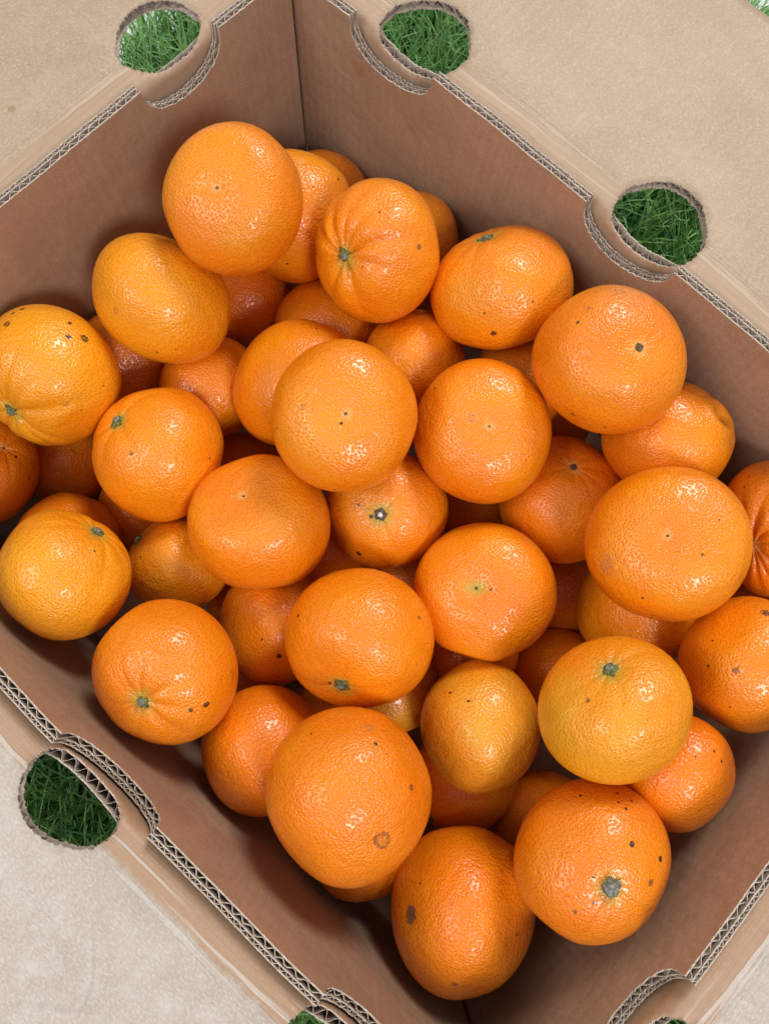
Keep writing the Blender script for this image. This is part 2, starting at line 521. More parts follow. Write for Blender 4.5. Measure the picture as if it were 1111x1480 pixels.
def build_outer(W, width, droop, holes, hu, mat, seed, waves=0.0):
    """outer panel and folded-out flap, one bent double sheet with hand holes cut through the fold"""
    r = np.random.default_rng(seed)
    LH = W.L / 2 + 0.006
    us = np.concatenate([np.arange(-H - Z0 + 0.0015, -0.03, 0.012), np.arange(-0.03, 0.032, 0.0016), np.arange(0.034, width - 0.002, 0.004), [width]])
    ss = np.linspace(-LH, LH, int(2 * LH / 0.004))
    loops = []
    for (c, rs, ru) in holes:
        n = 300
        a = np.linspace(0, 2 * np.pi, n, endpoint=False)
        j = 1 + 0.011 * r.normal(0, 1, n) + 0.020 * smooth_noise(a, 0.06, seed + 3) + 0.022 * smooth_noise(a, 0.3, seed + 4) + 0.035 * np.sin(3 * a + seed)
        loops.append(np.stack([c + rs * j * np.cos(a), hu + ru * j * np.sin(a)], 1))
    pts = []
    for u in us:
        for s in ss:
            bad = False
            for (c, rs, ru) in holes:
                if ((s - c) / (rs + 0.0024)) ** 2 + ((u - hu) / (ru + 0.0024)) ** 2 < 1.0:
                    bad = True
                    break
            if not bad:
                pts.append((s, u))
    V = [Vector(p) for p in pts]
    E = []
    for lp in loops:
        k = len(V)
        n = len(lp)
        V += [Vector(p) for p in lp]
        E += [(k + i, k + (i + 1) % n) for i in range(n)]
    vs, es, fs, _, _, _ = delaunay_2d_cdt(V, E, [], 0, 1e-6)
    P = np.array([tuple(v) for v in vs])
    F = np.array([tuple(f) for f in fs], dtype=np.int64)
    cen = P[F].mean(1)
    keep = np.ones(len(F), bool)
    for lp in loops:
        x, y = cen[:, 0], cen[:, 1]
        ins = np.zeros(len(F), bool)
        n = len(lp)
        for i in range(n):
            x1, y1 = lp[i]
            x2, y2 = lp[(i + 1) % n]
            cnd = ((y1 > y) != (y2 > y)) & (x < (x2 - x1) * (y - y1) / (y2 - y1 + 1e-15) + x1)
            ins ^= cnd
        keep &= ~ins
    F = F[keep]
    # make all counter-clockwise in (s, u)
    e1 = P[F[:, 1]] - P[F[:, 0]]
    e2 = P[F[:, 2]] - P[F[:, 0]]
    flip = (e1[:, 0] * e2[:, 1] - e1[:, 1] * e2[:, 0]) < 0
    F[flip] = F[flip][:, ::-1]
    # boundary edges
    ed = {}
    for tr in F:
        for a, b in ((tr[0], tr[1]), (tr[1], tr[2]), (tr[2], tr[0])):
            ed[(a, b)] = 1
    bnd = np.array([(a, b) for (a, b) in ed if (b, a) not in ed])
    s, u = P[:, 0], P[:, 1]
    n = len(P)
    tot = math.pi / 2 + droop
    far = np.clip((u - RB * tot) / 0.02, 0, 1)
    wav = waves * far * (smooth_noise(s + 3.1 * u, 0.035, seed + 5) + 0.7 * smooth_noise(u - 0.6 * s, 0.02, seed + 6))
    # score lines beside the fold
    score = -0.0006 * np.exp(-((u - RB * tot - 0.0022) / 0.0011) ** 2) - 0.0004 * np.exp(-((u - RB * tot - 0.0062) / 0.0010) ** 2)

    def layer(o):
        q = bend(W, s, u, np.full(n, o), droop)
        q[:, 2] += wav + score
        return q
    lay = [layer(o) for o in (0.0, 0.0006, T - 0.0006, T)]
    VV = np.concatenate(lay)
    # o=0 is the visible side; (s, u) ccw seen from the inside of the box
    Ft = F[:, ::-1]
    FF = [np.concatenate([Ft, Ft[:, :1]], 1)]
    faces = [tuple(f) for f in Ft] + [tuple(f + n) for f in F] + [tuple(f + 2 * n) for f in Ft] + [tuple(f + 3 * n) for f in F]
    midx = [0] * len(F) + [1] * len(F) + [1] * len(F) + [0] * len(F)
    for k in (0, 2):
        for a, b in bnd:
            faces.append((a + k * n, b + k * n, b + (k + 1) * n, a + (k + 1) * n))
            midx.append(1)
    uv = np.concatenate([P] * 4)
    sheet = new_mesh('folded_flap', VV, faces, parent=box, uv=uv, mats=[mat, M_torn], midx=midx, smooth=np.array(midx) == 0)
    W.place(sheet)
    # fluting that shows inside the cut of each hand hole
    for hi, (c, rs, ru) in enumerate(holes):
        parts = []
        q = np.arange(c - rs - 0.006, c + rs + 0.006, 0.0003)
        ph = 2 * np.pi * q / 0.0058 + 0.5 * smooth_noise(q, 0.01, seed + hi)
        om = T / 2 + (T / 2 - 0.00075) * tri(ph)
        t = (q - c) / rs
        hh = np.where(np.abs(t) < 1, ru * np.sqrt(np.clip(1 - t * t, 0, 1)), 0.0)
        for sg in (1, -1):
            u0 = hu + sg * (hh + 0.0004 + 0.0004 * np.abs(smooth_noise(q, 0.001, seed + 9)))
            K = 6
            n2 = len(q)
            vv = np.zeros((n2, K, 2, 3))
            for kk in range(K):
                uu = u0 + sg * kk * 0.0016
                for e, do in enumerate((-0.00013, 0.00013)):
                    vv[:, kk, e] = bend(W, q, uu, om + do, droop)
            idx = np.arange(n2 * K * 2).reshape(n2, K, 2)
            f = []
            for e in (0, 1):
                a, b, c2, d2 = idx[:-1, :-1, e], idx[1:, :-1, e], idx[1:, 1:, e], idx[:-1, 1:, e]
                f.append(np.stack([a, b, c2, d2], -1).reshape(-1, 4))
            a, b, c2, d2 = idx[:-1, 0, 0], idx[1:, 0, 0], idx[1:, 0, 1], idx[:-1, 0, 1]
            ftop = np.stack([a, b, c2, d2], -1)
            f = np.concatenate(f + [ftop])
            mm = np.zeros(len(f), int)
            mm[-len(ftop):] = 1
            vv = vv.reshape(-1, 3)
            parts.append((vv, f, mm, vv[:, :2]))
        v, f, mm, u_ = join(parts)
        new_mesh('fluting', v, f, parent=sheet, uv=u_, mats=[M_flute, M_torn], midx=mm, smooth=False)
    return sheet


NL, NS = 0.0475, 0.0460
# local x runs along the wall, local y points outward
far_long = Wall(BL, BW / 2, 0.0, 0.0037, [(-0.1332, NL), (0.0031, NL), (0.1390, NL)], 3, crush=0.0006)
near_long = Wall(BL, BW / 2, math.pi, 0.0037, [(-0.0017, NL), (-0.1310, NL), (0.1330, NL)], 17)
far_short = Wall(BW, BL / 2, math.pi / 2, 0.0032, [(0.0778, NS), (-0.0778, NS)], 29)
near_short = Wall(BW, BL / 2, -math.pi / 2, 0.0032, [(0.0833, NS), (-0.0778, NS)], 41)
for W_, mf, ml, wid, droop, wv, dc, hu, rs, ru in (
        (far_long, M_wall_stained, M_flap, 0.1350, 0.00, 0.0006, 0.0045, 0.0168, 0.0212, 0.0198),
        (near_long, M_wall, M_flap_worn_sheen, 0.1268, 0.03, 0.0010, 0.0065, 0.0132, 0.0200, 0.0158),
        (far_short, M_wall, M_flap, 0.1268, 0.02, 0.0006, 0.0042, 0.0188, 0.0205, 0.0164),
        (near_short, M_wall, M_flap_worn_sheen, 0.1268, 0.03, 0.0010, 0.0080, 0.0165, 0.0205, 0.0172)):
    a = build_inner(W_, mf)
    holes = [(c + dc, rs, ru) for (c, wd) in W_.notches]
    b = build_outer(W_, wid, droop, holes, hu, ml, W_.seed + 50, wv)
    for o in (a, b):
        R_ = Matrix.Rotation(W_.rot, 4, 'Z')
        o.location = Vector((0, 0, H)) + R_ @ Vector((0, W_.half, 0))

bx, by = BL / 2 + 0.004, BW / 2 + 0.004
bv = [(sx * bx, sy * by, z) for z in (0.0045, 0.0095) for sx, sy in ((-1, -1), (1, -1), (1, 1), (-1, 1))]
bf = [(3, 2, 1, 0), (4, 5, 6, 7), (0, 1, 5, 4), (1, 2, 6, 5), (2, 3, 7, 6), (3, 0, 4, 7)]
new_mesh('box_base', bv, bf, M_wall, parent=box, smooth=False, uv=[(v[0], v[1]) for v in bv])

# ------------------------------------------------------------------ mandarins


def peel_group():
    """the skin every mandarin shares: mottling, oil glands, freckles, relief"""
    g = bpy.data.node_groups.new('mandarin_peel', 'ShaderNodeTree')
    for nm, ty in (('Hue', 'NodeSocketColor'), ('Second', 'NodeSocketColor'), ('Freckles', 'NodeSocketFloat'), ('Gloss', 'NodeSocketFloat')):
        g.interface.new_socket(nm, in_out='INPUT', socket_type=ty)
    for nm, ty in (('Color', 'NodeSocketColor'), ('Roughness', 'NodeSocketFloat'), ('Normal', 'NodeSocketVector'), ('Warped', 'NodeSocketVector')):
        g.interface.new_socket(nm, in_out='OUTPUT', socket_type=ty)
    nt = NT(g)
    gi = nt.add('NodeGroupInput').outputs
    go = nt.add('NodeGroupOutput').inputs
    ob = nt.add('ShaderNodeTexCoord').outputs['Object']
    rnd = nt.add('ShaderNodeObjectInfo').outputs['Random']
    p = nt.vmath('ADD', ob, nt.xyz(nt.math('MULTIPLY', rnd, 3.0), nt.math('MULTIPLY', rnd, 1.7), rnd))
    big = nt.noise(p, 26, 2, 0.5)
    mid = nt.noise(p, 120, 3, 0.6)
    fine = nt.noise(p, 1500, 2, 0.5)
    # oil glands: two sizes of pits
    uv = nt.add('ShaderNodeUVMap', uv_map='UVMap').outputs[0]
    pit_n = nt.add('ShaderNodeTexVoronoi', feature='F1', voronoi_dimensions='2D')
    nt.put(pit_n.inputs['Vector'], uv)
    nt.put(pit_n.inputs['Scale'], 590.0)
    nt.put(pit_n.inputs['Randomness'], 0.85)
    v1 = pit_n.outputs['Distance']
    pit = nt.ramp(v1, 0.03, 0.48)
    c = nt.mix(nt.ramp(big, 0.36, 0.68), gi['Hue'], gi['Second'])
    c = nt.mix(nt.math('MULTIPLY', nt.ramp(mid, 0.45, 0.75), 0.30), c, gi['Second'])
    oz = nt.noise(p, 19, 2, 0.5)
    c = nt.mix(nt.math('MULTIPLY', nt.ramp(oz, 0.56, 0.74), 0.28), c, (0.72, 0.33, 0.016))
    c = nt.mix(nt.math('MULTIPLY', nt.ramp(oz, 0.44, 0.28), 0.30), c, (0.79, 0.165, 0.006))
    dots = nt.math('MULTIPLY', nt.math('SUBTRACT', 1.0, nt.ramp(v1, 0.12, 0.42)), nt.ramp(mid, 0.25, 0.6, 0.35, 0.85))
    c = nt.mix(dots, c, nt.mix(1.0, c, (0.93, 0.76, 0.45), 'MULTIPLY'))
    # freckles
    f1 = nt.voro(p, 105)
    fr = nt.sep(nt.voro(p, 105, out='Color'))
    keep = nt.math('LESS_THAN', fr[0], gi['Freckles'])
    rad = nt.math('MULTIPLY_ADD', fr[1], 0.045, 0.018)
    spot = nt.math('MULTIPLY', nt.ramp(nt.math('DIVIDE', f1, rad), 1.3, 0.7), keep)
    c = nt.mix(nt.math('MULTIPLY', spot, nt.math('MULTIPLY_ADD', fr[2], 0.5, 0.45)), c, (0.045, 0.018, 0.006))
    # faint rubbed patches
    rub = nt.math('MULTIPLY', nt.ramp(nt.noise(p, 46, 5, 0.72), 0.66, 0.74), nt.ramp(nt.noise(p, 800, 3, 0.7), 0.4, 0.62))
    c = nt.mix(nt.math('MULTIPLY', rub, nt.math('MULTIPLY_ADD', gi['Freckles'], 1.6, 0.06, clamp=True)), c, (0.22, 0.085, 0.020))
    nt.put(go['Color'], c)
    wet = nt.ramp(nt.noise(p, 70, 3, 0.6), 0.35, 0.65)
    nt.put(go['Roughness'], nt.math('ADD', gi['Gloss'], nt.math('MULTIPLY_ADD', wet, 0.12, 0.06)))
    hl = nt.math('ADD', nt.noise(p, 60, 2, 0.5), nt.math('MULTIPLY', nt.noise(p, 230, 1, 0.5), 0.45))
    n = nt.bump(hl, 0.0017, 0.6)
    hh = nt.math('ADD', pit, nt.math('MULTIPLY', fine, 0.25))
    hh = nt.math('SUBTRACT', hh, nt.math('MULTIPLY', spot, 0.8))
    n = nt.bump(hh, 0.00015, 1.0, n)
    nt.put(go['Normal'], n)
    nt.put(go['Warped'], p)
    return g


PEEL = peel_group()
MARK_COL = {'d': (0.030, 0.014, 0.006), 'c': (0.26, 0.085, 0.018), 'g': (0.30, 0.17, 0.095), 'y': (0.70, 0.36, 0.018),
            'r': (0.10, 0.038, 0.012), 'x': (0.19, 0.095, 0.048), 'e': (0.42, 0.36, 0.04), 'w': (0.82, 0.46, 0.12), 'o': (0.16, 0.085, 0.045)}


def peel_material(hue, second, freckles, gloss, marks):
    mt, nt, bs = material('mandarin_peel')
    gn = nt.add('ShaderNodeGroup')
    gn.node_tree = PEEL
    gn.inputs['Hue'].default_value = (*hue, 1)
    gn.inputs['Second'].default_value = (*second, 1)
    gn.inputs['Freckles'].default_value = freckles
    gn.inputs['Gloss'].default_value = gloss
    c = gn.outputs['Color']
    nrm = gn.outputs['Normal']
    if marks:
        marks = [(a, b, c_, r * (0.72 if tp in 'dcx' else 1.0), tp) for (a, b, c_, r, tp) in marks]
        ob = nt.add('ShaderNodeTexCoord').outputs['Object']
        un = nt.vmath('NORMALIZE', ob)
        warp = nt.vmath('SUBTRACT', nt.noise(gn.outputs['Warped'], 700, 3, 0.65, out=1), (0.5, 0.5, 0.5))
        warp2 = nt.vmath('SUBTRACT', nt.noise(gn.outputs['Warped'], 110, 3, 0.6, out=1), (0.5, 0.5, 0.5))
        for (mx, my, mz, r, tp) in marks:
            ln = math.sqrt(mx * mx + my * my + mz * mz)
            here = nt.vmath('SCALE', un, scale=ln)
            here = nt.vmath('ADD', here, nt.vmath('SCALE', warp, scale=min(r * 1.3, 0.004)))
            if r > 0.0014:
                here = nt.vmath('ADD', here, nt.vmath('SCALE', warp2, scale=r * 1.5))
            d = nt.vmath('DISTANCE', here, (mx, my, mz), out=1)
            if tp == 'y':
                f = nt.math('MULTIPLY', nt.ramp(d, r * 1.5, r * 0.2), 0.75)
            elif tp == 'e':
                f = nt.math('MULTIPLY', nt.ramp(d, r * 1.4, r * 0.1), 0.85)
            elif tp == 'w':
                f = nt.math('MULTIPLY', nt.ramp(d, r * 1.3, r * 0.3), 0.55)
            elif tp == 'r':
                ring = nt.ramp(nt.math('ABSOLUTE', nt.math('SUBTRACT', d, r * 0.70)), r * 0.26, r * 0.10)
                ins = nt.math('MULTIPLY', nt.ramp(d, r * 0.9, r * 0.6), nt.ramp(nt.noise(gn.outputs['Warped'], 900, 3, 0.7), 0.45, 0.6))
                f = nt.math('MULTIPLY', nt.math('MAXIMUM', ring, nt.math('MULTIPLY', ins, 0.6)), 0.60)
            elif tp == 'd' and r > 0.0016:
                br = nt.ramp(nt.noise(gn.outputs['Warped'], 1100, 3, 0.7), 0.38, 0.50)
                f = nt.math('MULTIPLY', nt.math('MULTIPLY', nt.ramp(d, r * 1.15, r * 0.75), br), 0.9)
            elif tp in 'cg' and r > 0.0015:
                br = nt.ramp(nt.noise(gn.outputs['Warped'], 900, 4, 0.75), 0.42, 0.62)
                f = nt.math('MULTIPLY', nt.math('MULTIPLY', nt.ramp(d, r * 1.2, r * 0.4), br), 0.75)
            else:
                f = nt.math('MULTIPLY', nt.ramp(d, r * 1.15, r * 0.7), 0.92)
            c = nt.mix(f, c, MARK_COL[tp])
    nt.put(bs.inputs['Base Color'], c)
    nt.put(bs.inputs['Roughness'], gn.outputs['Roughness'])
    nt.put(bs.inputs['Normal'], nrm)
    bs.inputs['Specular IOR Level'].default_value = 0.38
    bs.inputs['Coat Weight'].default_value = 0.50       # the natural wax on the skin
    bs.inputs['Coat Roughness'].default_value = 0.17
    nt.put(bs.inputs['Coat Normal'], nrm)
    return mt


cal_m, nt, bs = material('dry_green_calyx')
ob = nt.add('ShaderNodeTexCoord').outputs['Object']
nn = nt.noise(ob, 900, 3, 0.6)
nt.put(bs.inputs['Base Color'], nt.mix(nt.ramp(nn, 0.35, 0.65), (0.055, 0.065, 0.018), (0.23, 0.235, 0.085)))
bs.inputs['Roughness'].default_value = 0.8
bs.inputs['Specular IOR Level'].default_value = 0.2
nt.put(bs.inputs['Normal'], nt.bump(nn, 0.0004, 0.8))
stub_m, nt, bs = material('grey_stem_wood')
ob = nt.add('ShaderNodeTexCoord').outputs['Object']
nn = nt.noise(ob, 1200, 3, 0.6)
nt.put(bs.inputs['Base Color'], nt.mix(nt.ramp(nn, 0.35, 0.65), (0.085, 0.090, 0.068), (0.28, 0.285, 0.23)))
bs.inputs['Roughness'].default_value = 0.55
nt.put(bs.inputs['Normal'], nt.bump(nn, 0.0004, 0.8))
dark_m, nt, bs = material('black_stem_end')
ob = nt.add('ShaderNodeTexCoord').outputs['Object']
nn = nt.noise(ob, 1200, 3, 0.6)
nt.put(bs.inputs['Base Color'], nt.mix(nt.ramp(nn, 0.4, 0.65), (0.020, 0.017, 0.014), (0.16, 0.135, 0.10)))
bs.inputs['Roughness'].default_value = 0.6
core_m, nt, bs = material('pale_stem_core')
nt.put(bs.inputs['Base Color'], (0.74, 0.72, 0.66))
bs.inputs['Roughness'].default_value = 0.5
scar_m, nt, bs = material('brown_stem_scar')
ob = nt.add('ShaderNodeTexCoord').outputs['Object']
nn = nt.noise(ob, 1500, 3, 0.6)
nt.put(bs.inputs['Base Color'], nt.mix(nt.ramp(nn, 0.35, 0.65), (0.045, 0.025, 0.014), (0.20, 0.11, 0.055)))
bs.inputs['Roughness'].default_value = 0.75
nt.put(bs.inputs['Normal'], nt.bump(nn, 0.0004, 0.8))


def knob(r, h, r2, n=14, seed=0, lob=5, amp=0.0, rings=None):
    """a small lumpy button: profile rings from the rim up and in to the middle"""
    rr = np.random.default_rng(seed)
    prof = rings or [(1.0, -0.5), (1.0, 0.35), (0.82, 0.85), (0.5, 1.0), (0.25, 0.9)]
    a = np.linspace(0, 2 * np.pi, n, endpoint=False)
    V = []
    ph = rr.uniform(0, 6)
    for k, (pr, pz) in enumerate(prof):
        f = 1 + amp * np.cos(lob * a + ph) * pr + 0.07 * rr.normal(0, 1, n)
        V.append(np.stack([r * pr * f * np.cos(a), r * pr * f * np.sin(a), h * pz * (1 + 0.08 * rr.normal(0, 1, n))], 1))
    V = np.concatenate(V + [np.array([[0, 0, h * prof[-1][1]]])])
    F = []
    for k in range(len(prof) - 1):
        for i in range(n):
            j = (i + 1) % n
            F.append((k * n + i, k * n + j, (k + 1) * n + j, (k + 1) * n + i))
    b = (len(prof) - 1) * n
    F += [(b + i, b + (i + 1) % n, len(V) - 1) for i in range(n)]
    return V, F


def sepals(r, seed, drop):
    """five ragged sepals lying on the skin, each with its own thickness, as one small star"""
    rr = np.random.default_rng(seed)
    n = 60
    a = np.linspace(0, 2 * np.pi, n, endpoint=False)
    rad = r * (0.58 + 0.42 * np.abs(np.cos(2.5 * a + rr.uniform(0, 3))) ** 0.8) * (1 + 0.10 * rr.normal(0, 1, n)) * (1 + 0.25 * np.cos(a + rr.uniform(0, 6)))
    V = []
    for fr, z in ((1.0, -0.0004), (1.0, 0.0003), (0.7, 0.0007), (0.35, 0.0008)):
        q = rad * fr
        V.append(np.stack([q * np.cos(a), q * np.sin(a), z + drop * q * q + 0.00012 * rr.normal(0, 1, n)], 1))
    V = np.concatenate(V + [np.array([[0, 0, 0.0008]])])
    F = []
    for k in range(3):
        for i in range(n):
            j = (i + 1) % n
            F.append((k * n + i, k * n + j, (k + 1) * n + j, (k + 1) * n + i))
    F += [(3 * n + i, 3 * n + (i + 1) % n, len(V) - 1) for i in range(n)]
    return V, F


HUES = {'o': ((0.85, 0.230, 0.003), (0.87, 0.278, 0.004)),      # plain orange
        'r': ((0.84, 0.202, 0.003), (0.86, 0.240, 0.004)),      # deep reddish orange
        'y': ((0.86, 0.300, 0.005), (0.86, 0.350, 0.009)),      # yellowish
        'l': ((0.79, 0.270, 0.010), (0.75, 0.330, 0.018))}      # olive-yellow tinge

# id: label, hue, freckle share, gloss, furrow depth, dimple, mostly hidden
INFO = {
    1: ('large smooth topmost mandarin with one tiny dark dot, below the far left hand hole', 'o', 0.02, 0.27, 0, 0.030, False),
    2: ('speckled mandarin half hidden between the topmost smooth one and the deeply ribbed one', 'o', 0.10, 0.26, 0, 0.02, False),
    3: ('farthest mandarin of the heap, a sliver against the corner seam of the box', 'o', 0.06, 0.30, 0, 0.02, True),
    4: ('mandarin with deep ribs radiating from its grey-green stem, near the corner seam', 'o', 0.16, 0.27, 0.072, 0.08, False),
    5: ('shaded edge of a mandarin behind the deeply ribbed one, against the far long wall', 'o', 0.05, 0.30, 0, 0.02, True),
    6: ('wide bean-shaped mandarin with a stem nib on its upper edge, by the far long wall', 'o', 0.07, 0.27, 0.020, 0.10, False),
    7: ('big mandarin with an off-centre brown stem scar and brown scuffs along its upper edge', 'o', 0.12, 0.26, 0.006, 0.035, False),
    8: ('smooth egg-shaped yellow-orange mandarin without stem, leaning below the topmost mandarin', 'y', 0.05, 0.27, 0, 0.02, False),
    9: ('dark mandarin deep below the topmost smooth one, between it and the egg-shaped one', 'r', 0.03, 0.32, 0, 0.02, True),
    10: ('shaded mandarin directly below the deeply ribbed one, deep in the heap', 'o', 0.08, 0.30, 0, 0.02, True),
    11: ('half-hidden mandarin in the gap between the two-dotted, ribbed and bean-shaped ones', 'o', 0.08, 0.26, 0, 0.03, True),
    12: ('bright mandarin whose right side is covered by the two-dotted mandarin', 'o', 0.04, 0.26, 0, 0.03, False),
    13: ('round mandarin on top with two black dots at the middle of its flat face', 'o', 0.05, 0.25, 0, 0.035, False),
    14: ('flat round mandarin with a centre dot and short grey streak, beside the two-dotted one', 'o', 0.04, 0.25, 0, 0.040, False),
    15: ('shaded mandarin deep between the bean-shaped one and the brown-scarred one', 'o', 0.05, 0.30, 0, 0.02, True),
    16: ('dark sliver of mandarin under the brown-scarred one, beside the grey-streaked one', 'r', 0.03, 0.32, 0, 0.02, True),
    17: ('mandarin with a puckered shoulder at the long wall, under the brown-scarred one', 'o', 0.04, 0.27, 0, 0.03, False),
    18: ('deep orange mandarin with a small dark stem hole, beside the largest flat one', 'r', 0.03, 0.25, 0.010, 0.05, False),
    19: ('widest flat mandarin with a grey scuff at one side and tiny centre dot', 'o', 0.06, 0.25, 0, 0.040, False),
    20: ('deeply furrowed mandarin with a pale stem pit, cut off by the right picture edge', 'r', 0.10, 0.28, 0.060, 0.10, False),
    21: ('blotched yellow-orange mandarin with dark scabs along its upper edge, at left picture edge', 'y', 0.12, 0.25, 0.042, 0.06, False),
    22: ('dark mandarin behind the scabbed one and below the egg-shaped one', 'r', 0.03, 0.30, 0, 0.02, True),
    23: ('plain half-hidden mandarin just below the egg-shaped one', 'o', 0.04, 0.28, 0, 0.02, True),
    24: ('round mandarin with a small green stem on its shoulder, touching the scabbed one', 'o', 0.07, 0.26, 0.014, 0.05, False),
    25: ('dark sliver of mandarin deep beside the green-shouldered one', 'r', 0.03, 0.32, 0, 0.02, True),
    26: ('smooth mandarin with a single dark ring-like dot, between green-shouldered and white-cored ones', 'o', 0.03, 0.25, 0, 0.035, False),
    27: ('mandarin with a black stem end holding a white core, under the two-dotted one', 'o', 0.05, 0.27, 0.012, 0.03, False),
    28: ('dark sliver of mandarin under the grey-streaked one, beside the white-cored one', 'r', 0.03, 0.32, 0, 0.02, True),
    29: ('squarish flat mandarin with a green-tinged centre dot', 'o', 0.03, 0.26, 0, 0.060, False),
    30: ('mandarin under the scabbed one, cut off by the left picture edge', 'r', 0.14, 0.29, 0.02, 0.04, False),
    31: ('shaded speckled mandarin deep below the scabbed one', 'r', 0.14, 0.31, 0, 0.02, True),
    32: ('deep orange mandarin peeking out behind the large one that leans on the near wall', 'r', 0.03, 0.27, 0, 0.02, True),
    33: ('large smooth mandarin cut by the left picture edge, its stem on the far shoulder', 'y', 0.04, 0.27, 0.016, 0.05, False),
    34: ('dark sliver of mandarin under the green-shouldered one', 'r', 0.05, 0.32, 0, 0.02, True),
    35: ('speckled mandarin between the large left-edge one and the smooth ring-dotted one', 'y', 0.16, 0.28, 0, 0.03, False),
    36: ('mandarin with puckered ridges and a small dark scab, under the ring-dotted one', 'o', 0.12, 0.26, 0.022, 0.05, False),
    37: ('mandarin with a dark green calyx at its lower edge and a black dot above', 'o', 0.06, 0.25, 0.016, 0.05, False),
    38: ('dark sliver of mandarin below the ring-dotted one and the white-cored one', 'r', 0.03, 0.32, 0, 0.02, True),
    39: ('dark sliver of mandarin between the squarish one and the widest flat one', 'r', 0.03, 0.32, 0, 0.02, True),
    40: ('smooth mandarin half hidden beneath the widest flat one', 'o', 0.04, 0.27, 0, 0.02, False),
    41: ('mandarin with a short brown scratch and freckles, cut off by the right picture edge', 'o', 0.12, 0.27, 0, 0.03, False),
    42: ('dark mandarin deep behind the yellow-sided one', 'r', 0.03, 0.32, 0, 0.02, True),
    43: ('round mandarin with a small stem and dark scabs, against the near long wall', 'o', 0.05, 0.26, 0.022, 0.07, False),
    44: ('plain unmarked mandarin against the near wall, behind the curl-scarred one', 'r', 0.02, 0.29, 0, 0.03, False),
    45: ('small dark sliver of mandarin between the near-wall stemmed one and the puckered one', 'r', 0.02, 0.32, 0, 0.02, True),
    46: ('yellowish mandarin half hidden under the one with the dark green calyx', 'l', 0.05, 0.28, 0, 0.02, True),
    47: ('tall olive-tinged mandarin without a stem, beside the yellow-sided one', 'l', 0.08, 0.28, 0, 0.03, False),
    48: ('yellow-sided mandarin with a dark green star calyx and one groove', 'y', 0.03, 0.27, 0.014, 0.045, False),
    49: ('reddish mandarin under the yellow-sided one, against the near short wall', 'r', 0.10, 0.25, 0, 0.03, False),
    50: ('biggest deep orange mandarin with a curled brown scar near its lower edge', 'r', 0.05, 0.25, 0.0, 0.02, False),
    51: ('shaded mandarin with a hidden green stem, between the curl-scarred and olive-tinged ones', 'o', 0.05, 0.31, 0, 0.03, True),
    52: ('dark reddish mandarin behind the black-freckled one', 'r', 0.03, 0.32, 0, 0.02, True),
    53: ('black-freckled mandarin with a raised grey-green stem button, by the near short wall', 'r', 0.22, 0.27, 0.012, 0.045, False),
    54: ('tall mandarin nearest the near corner, with a brown star-shaped scar on its side', 'o', 0.05, 0.27, 0, 0.025, False),
    55: ('edge of a shaded mandarin beneath the curl-scarred one', 'o', 0.03, 0.29, 0, 0.02, True),
    56: ('dark sliver of mandarin below the deeply furrowed one at the right picture edge', 'r', 0.04, 0.32, 0, 0.02, True),
    57: ('dark sliver of mandarin directly below the white-cored one', 'r', 0.03, 0.32, 0, 0.02, True),
    58: ('dark mandarin deep in the gap between the squarish and the olive-tinged ones', 'r', 0.03, 0.32, 0, 0.02, True),
    59: ('dark mandarin deep behind the curl-scarred one, under the dark-green-calyx one', 'r', 0.03, 0.32, 0, 0.02, True),
    60: ('dark mandarin deep beside the puckered scab-marked one, toward the near long wall', 'r', 0.03, 0.32, 0, 0.02, True),
    61: ('dark mandarin on the box floor under the gap between ribbed and bean-shaped ones', 'r', 0.03, 0.32, 0, 0.02, True),
}

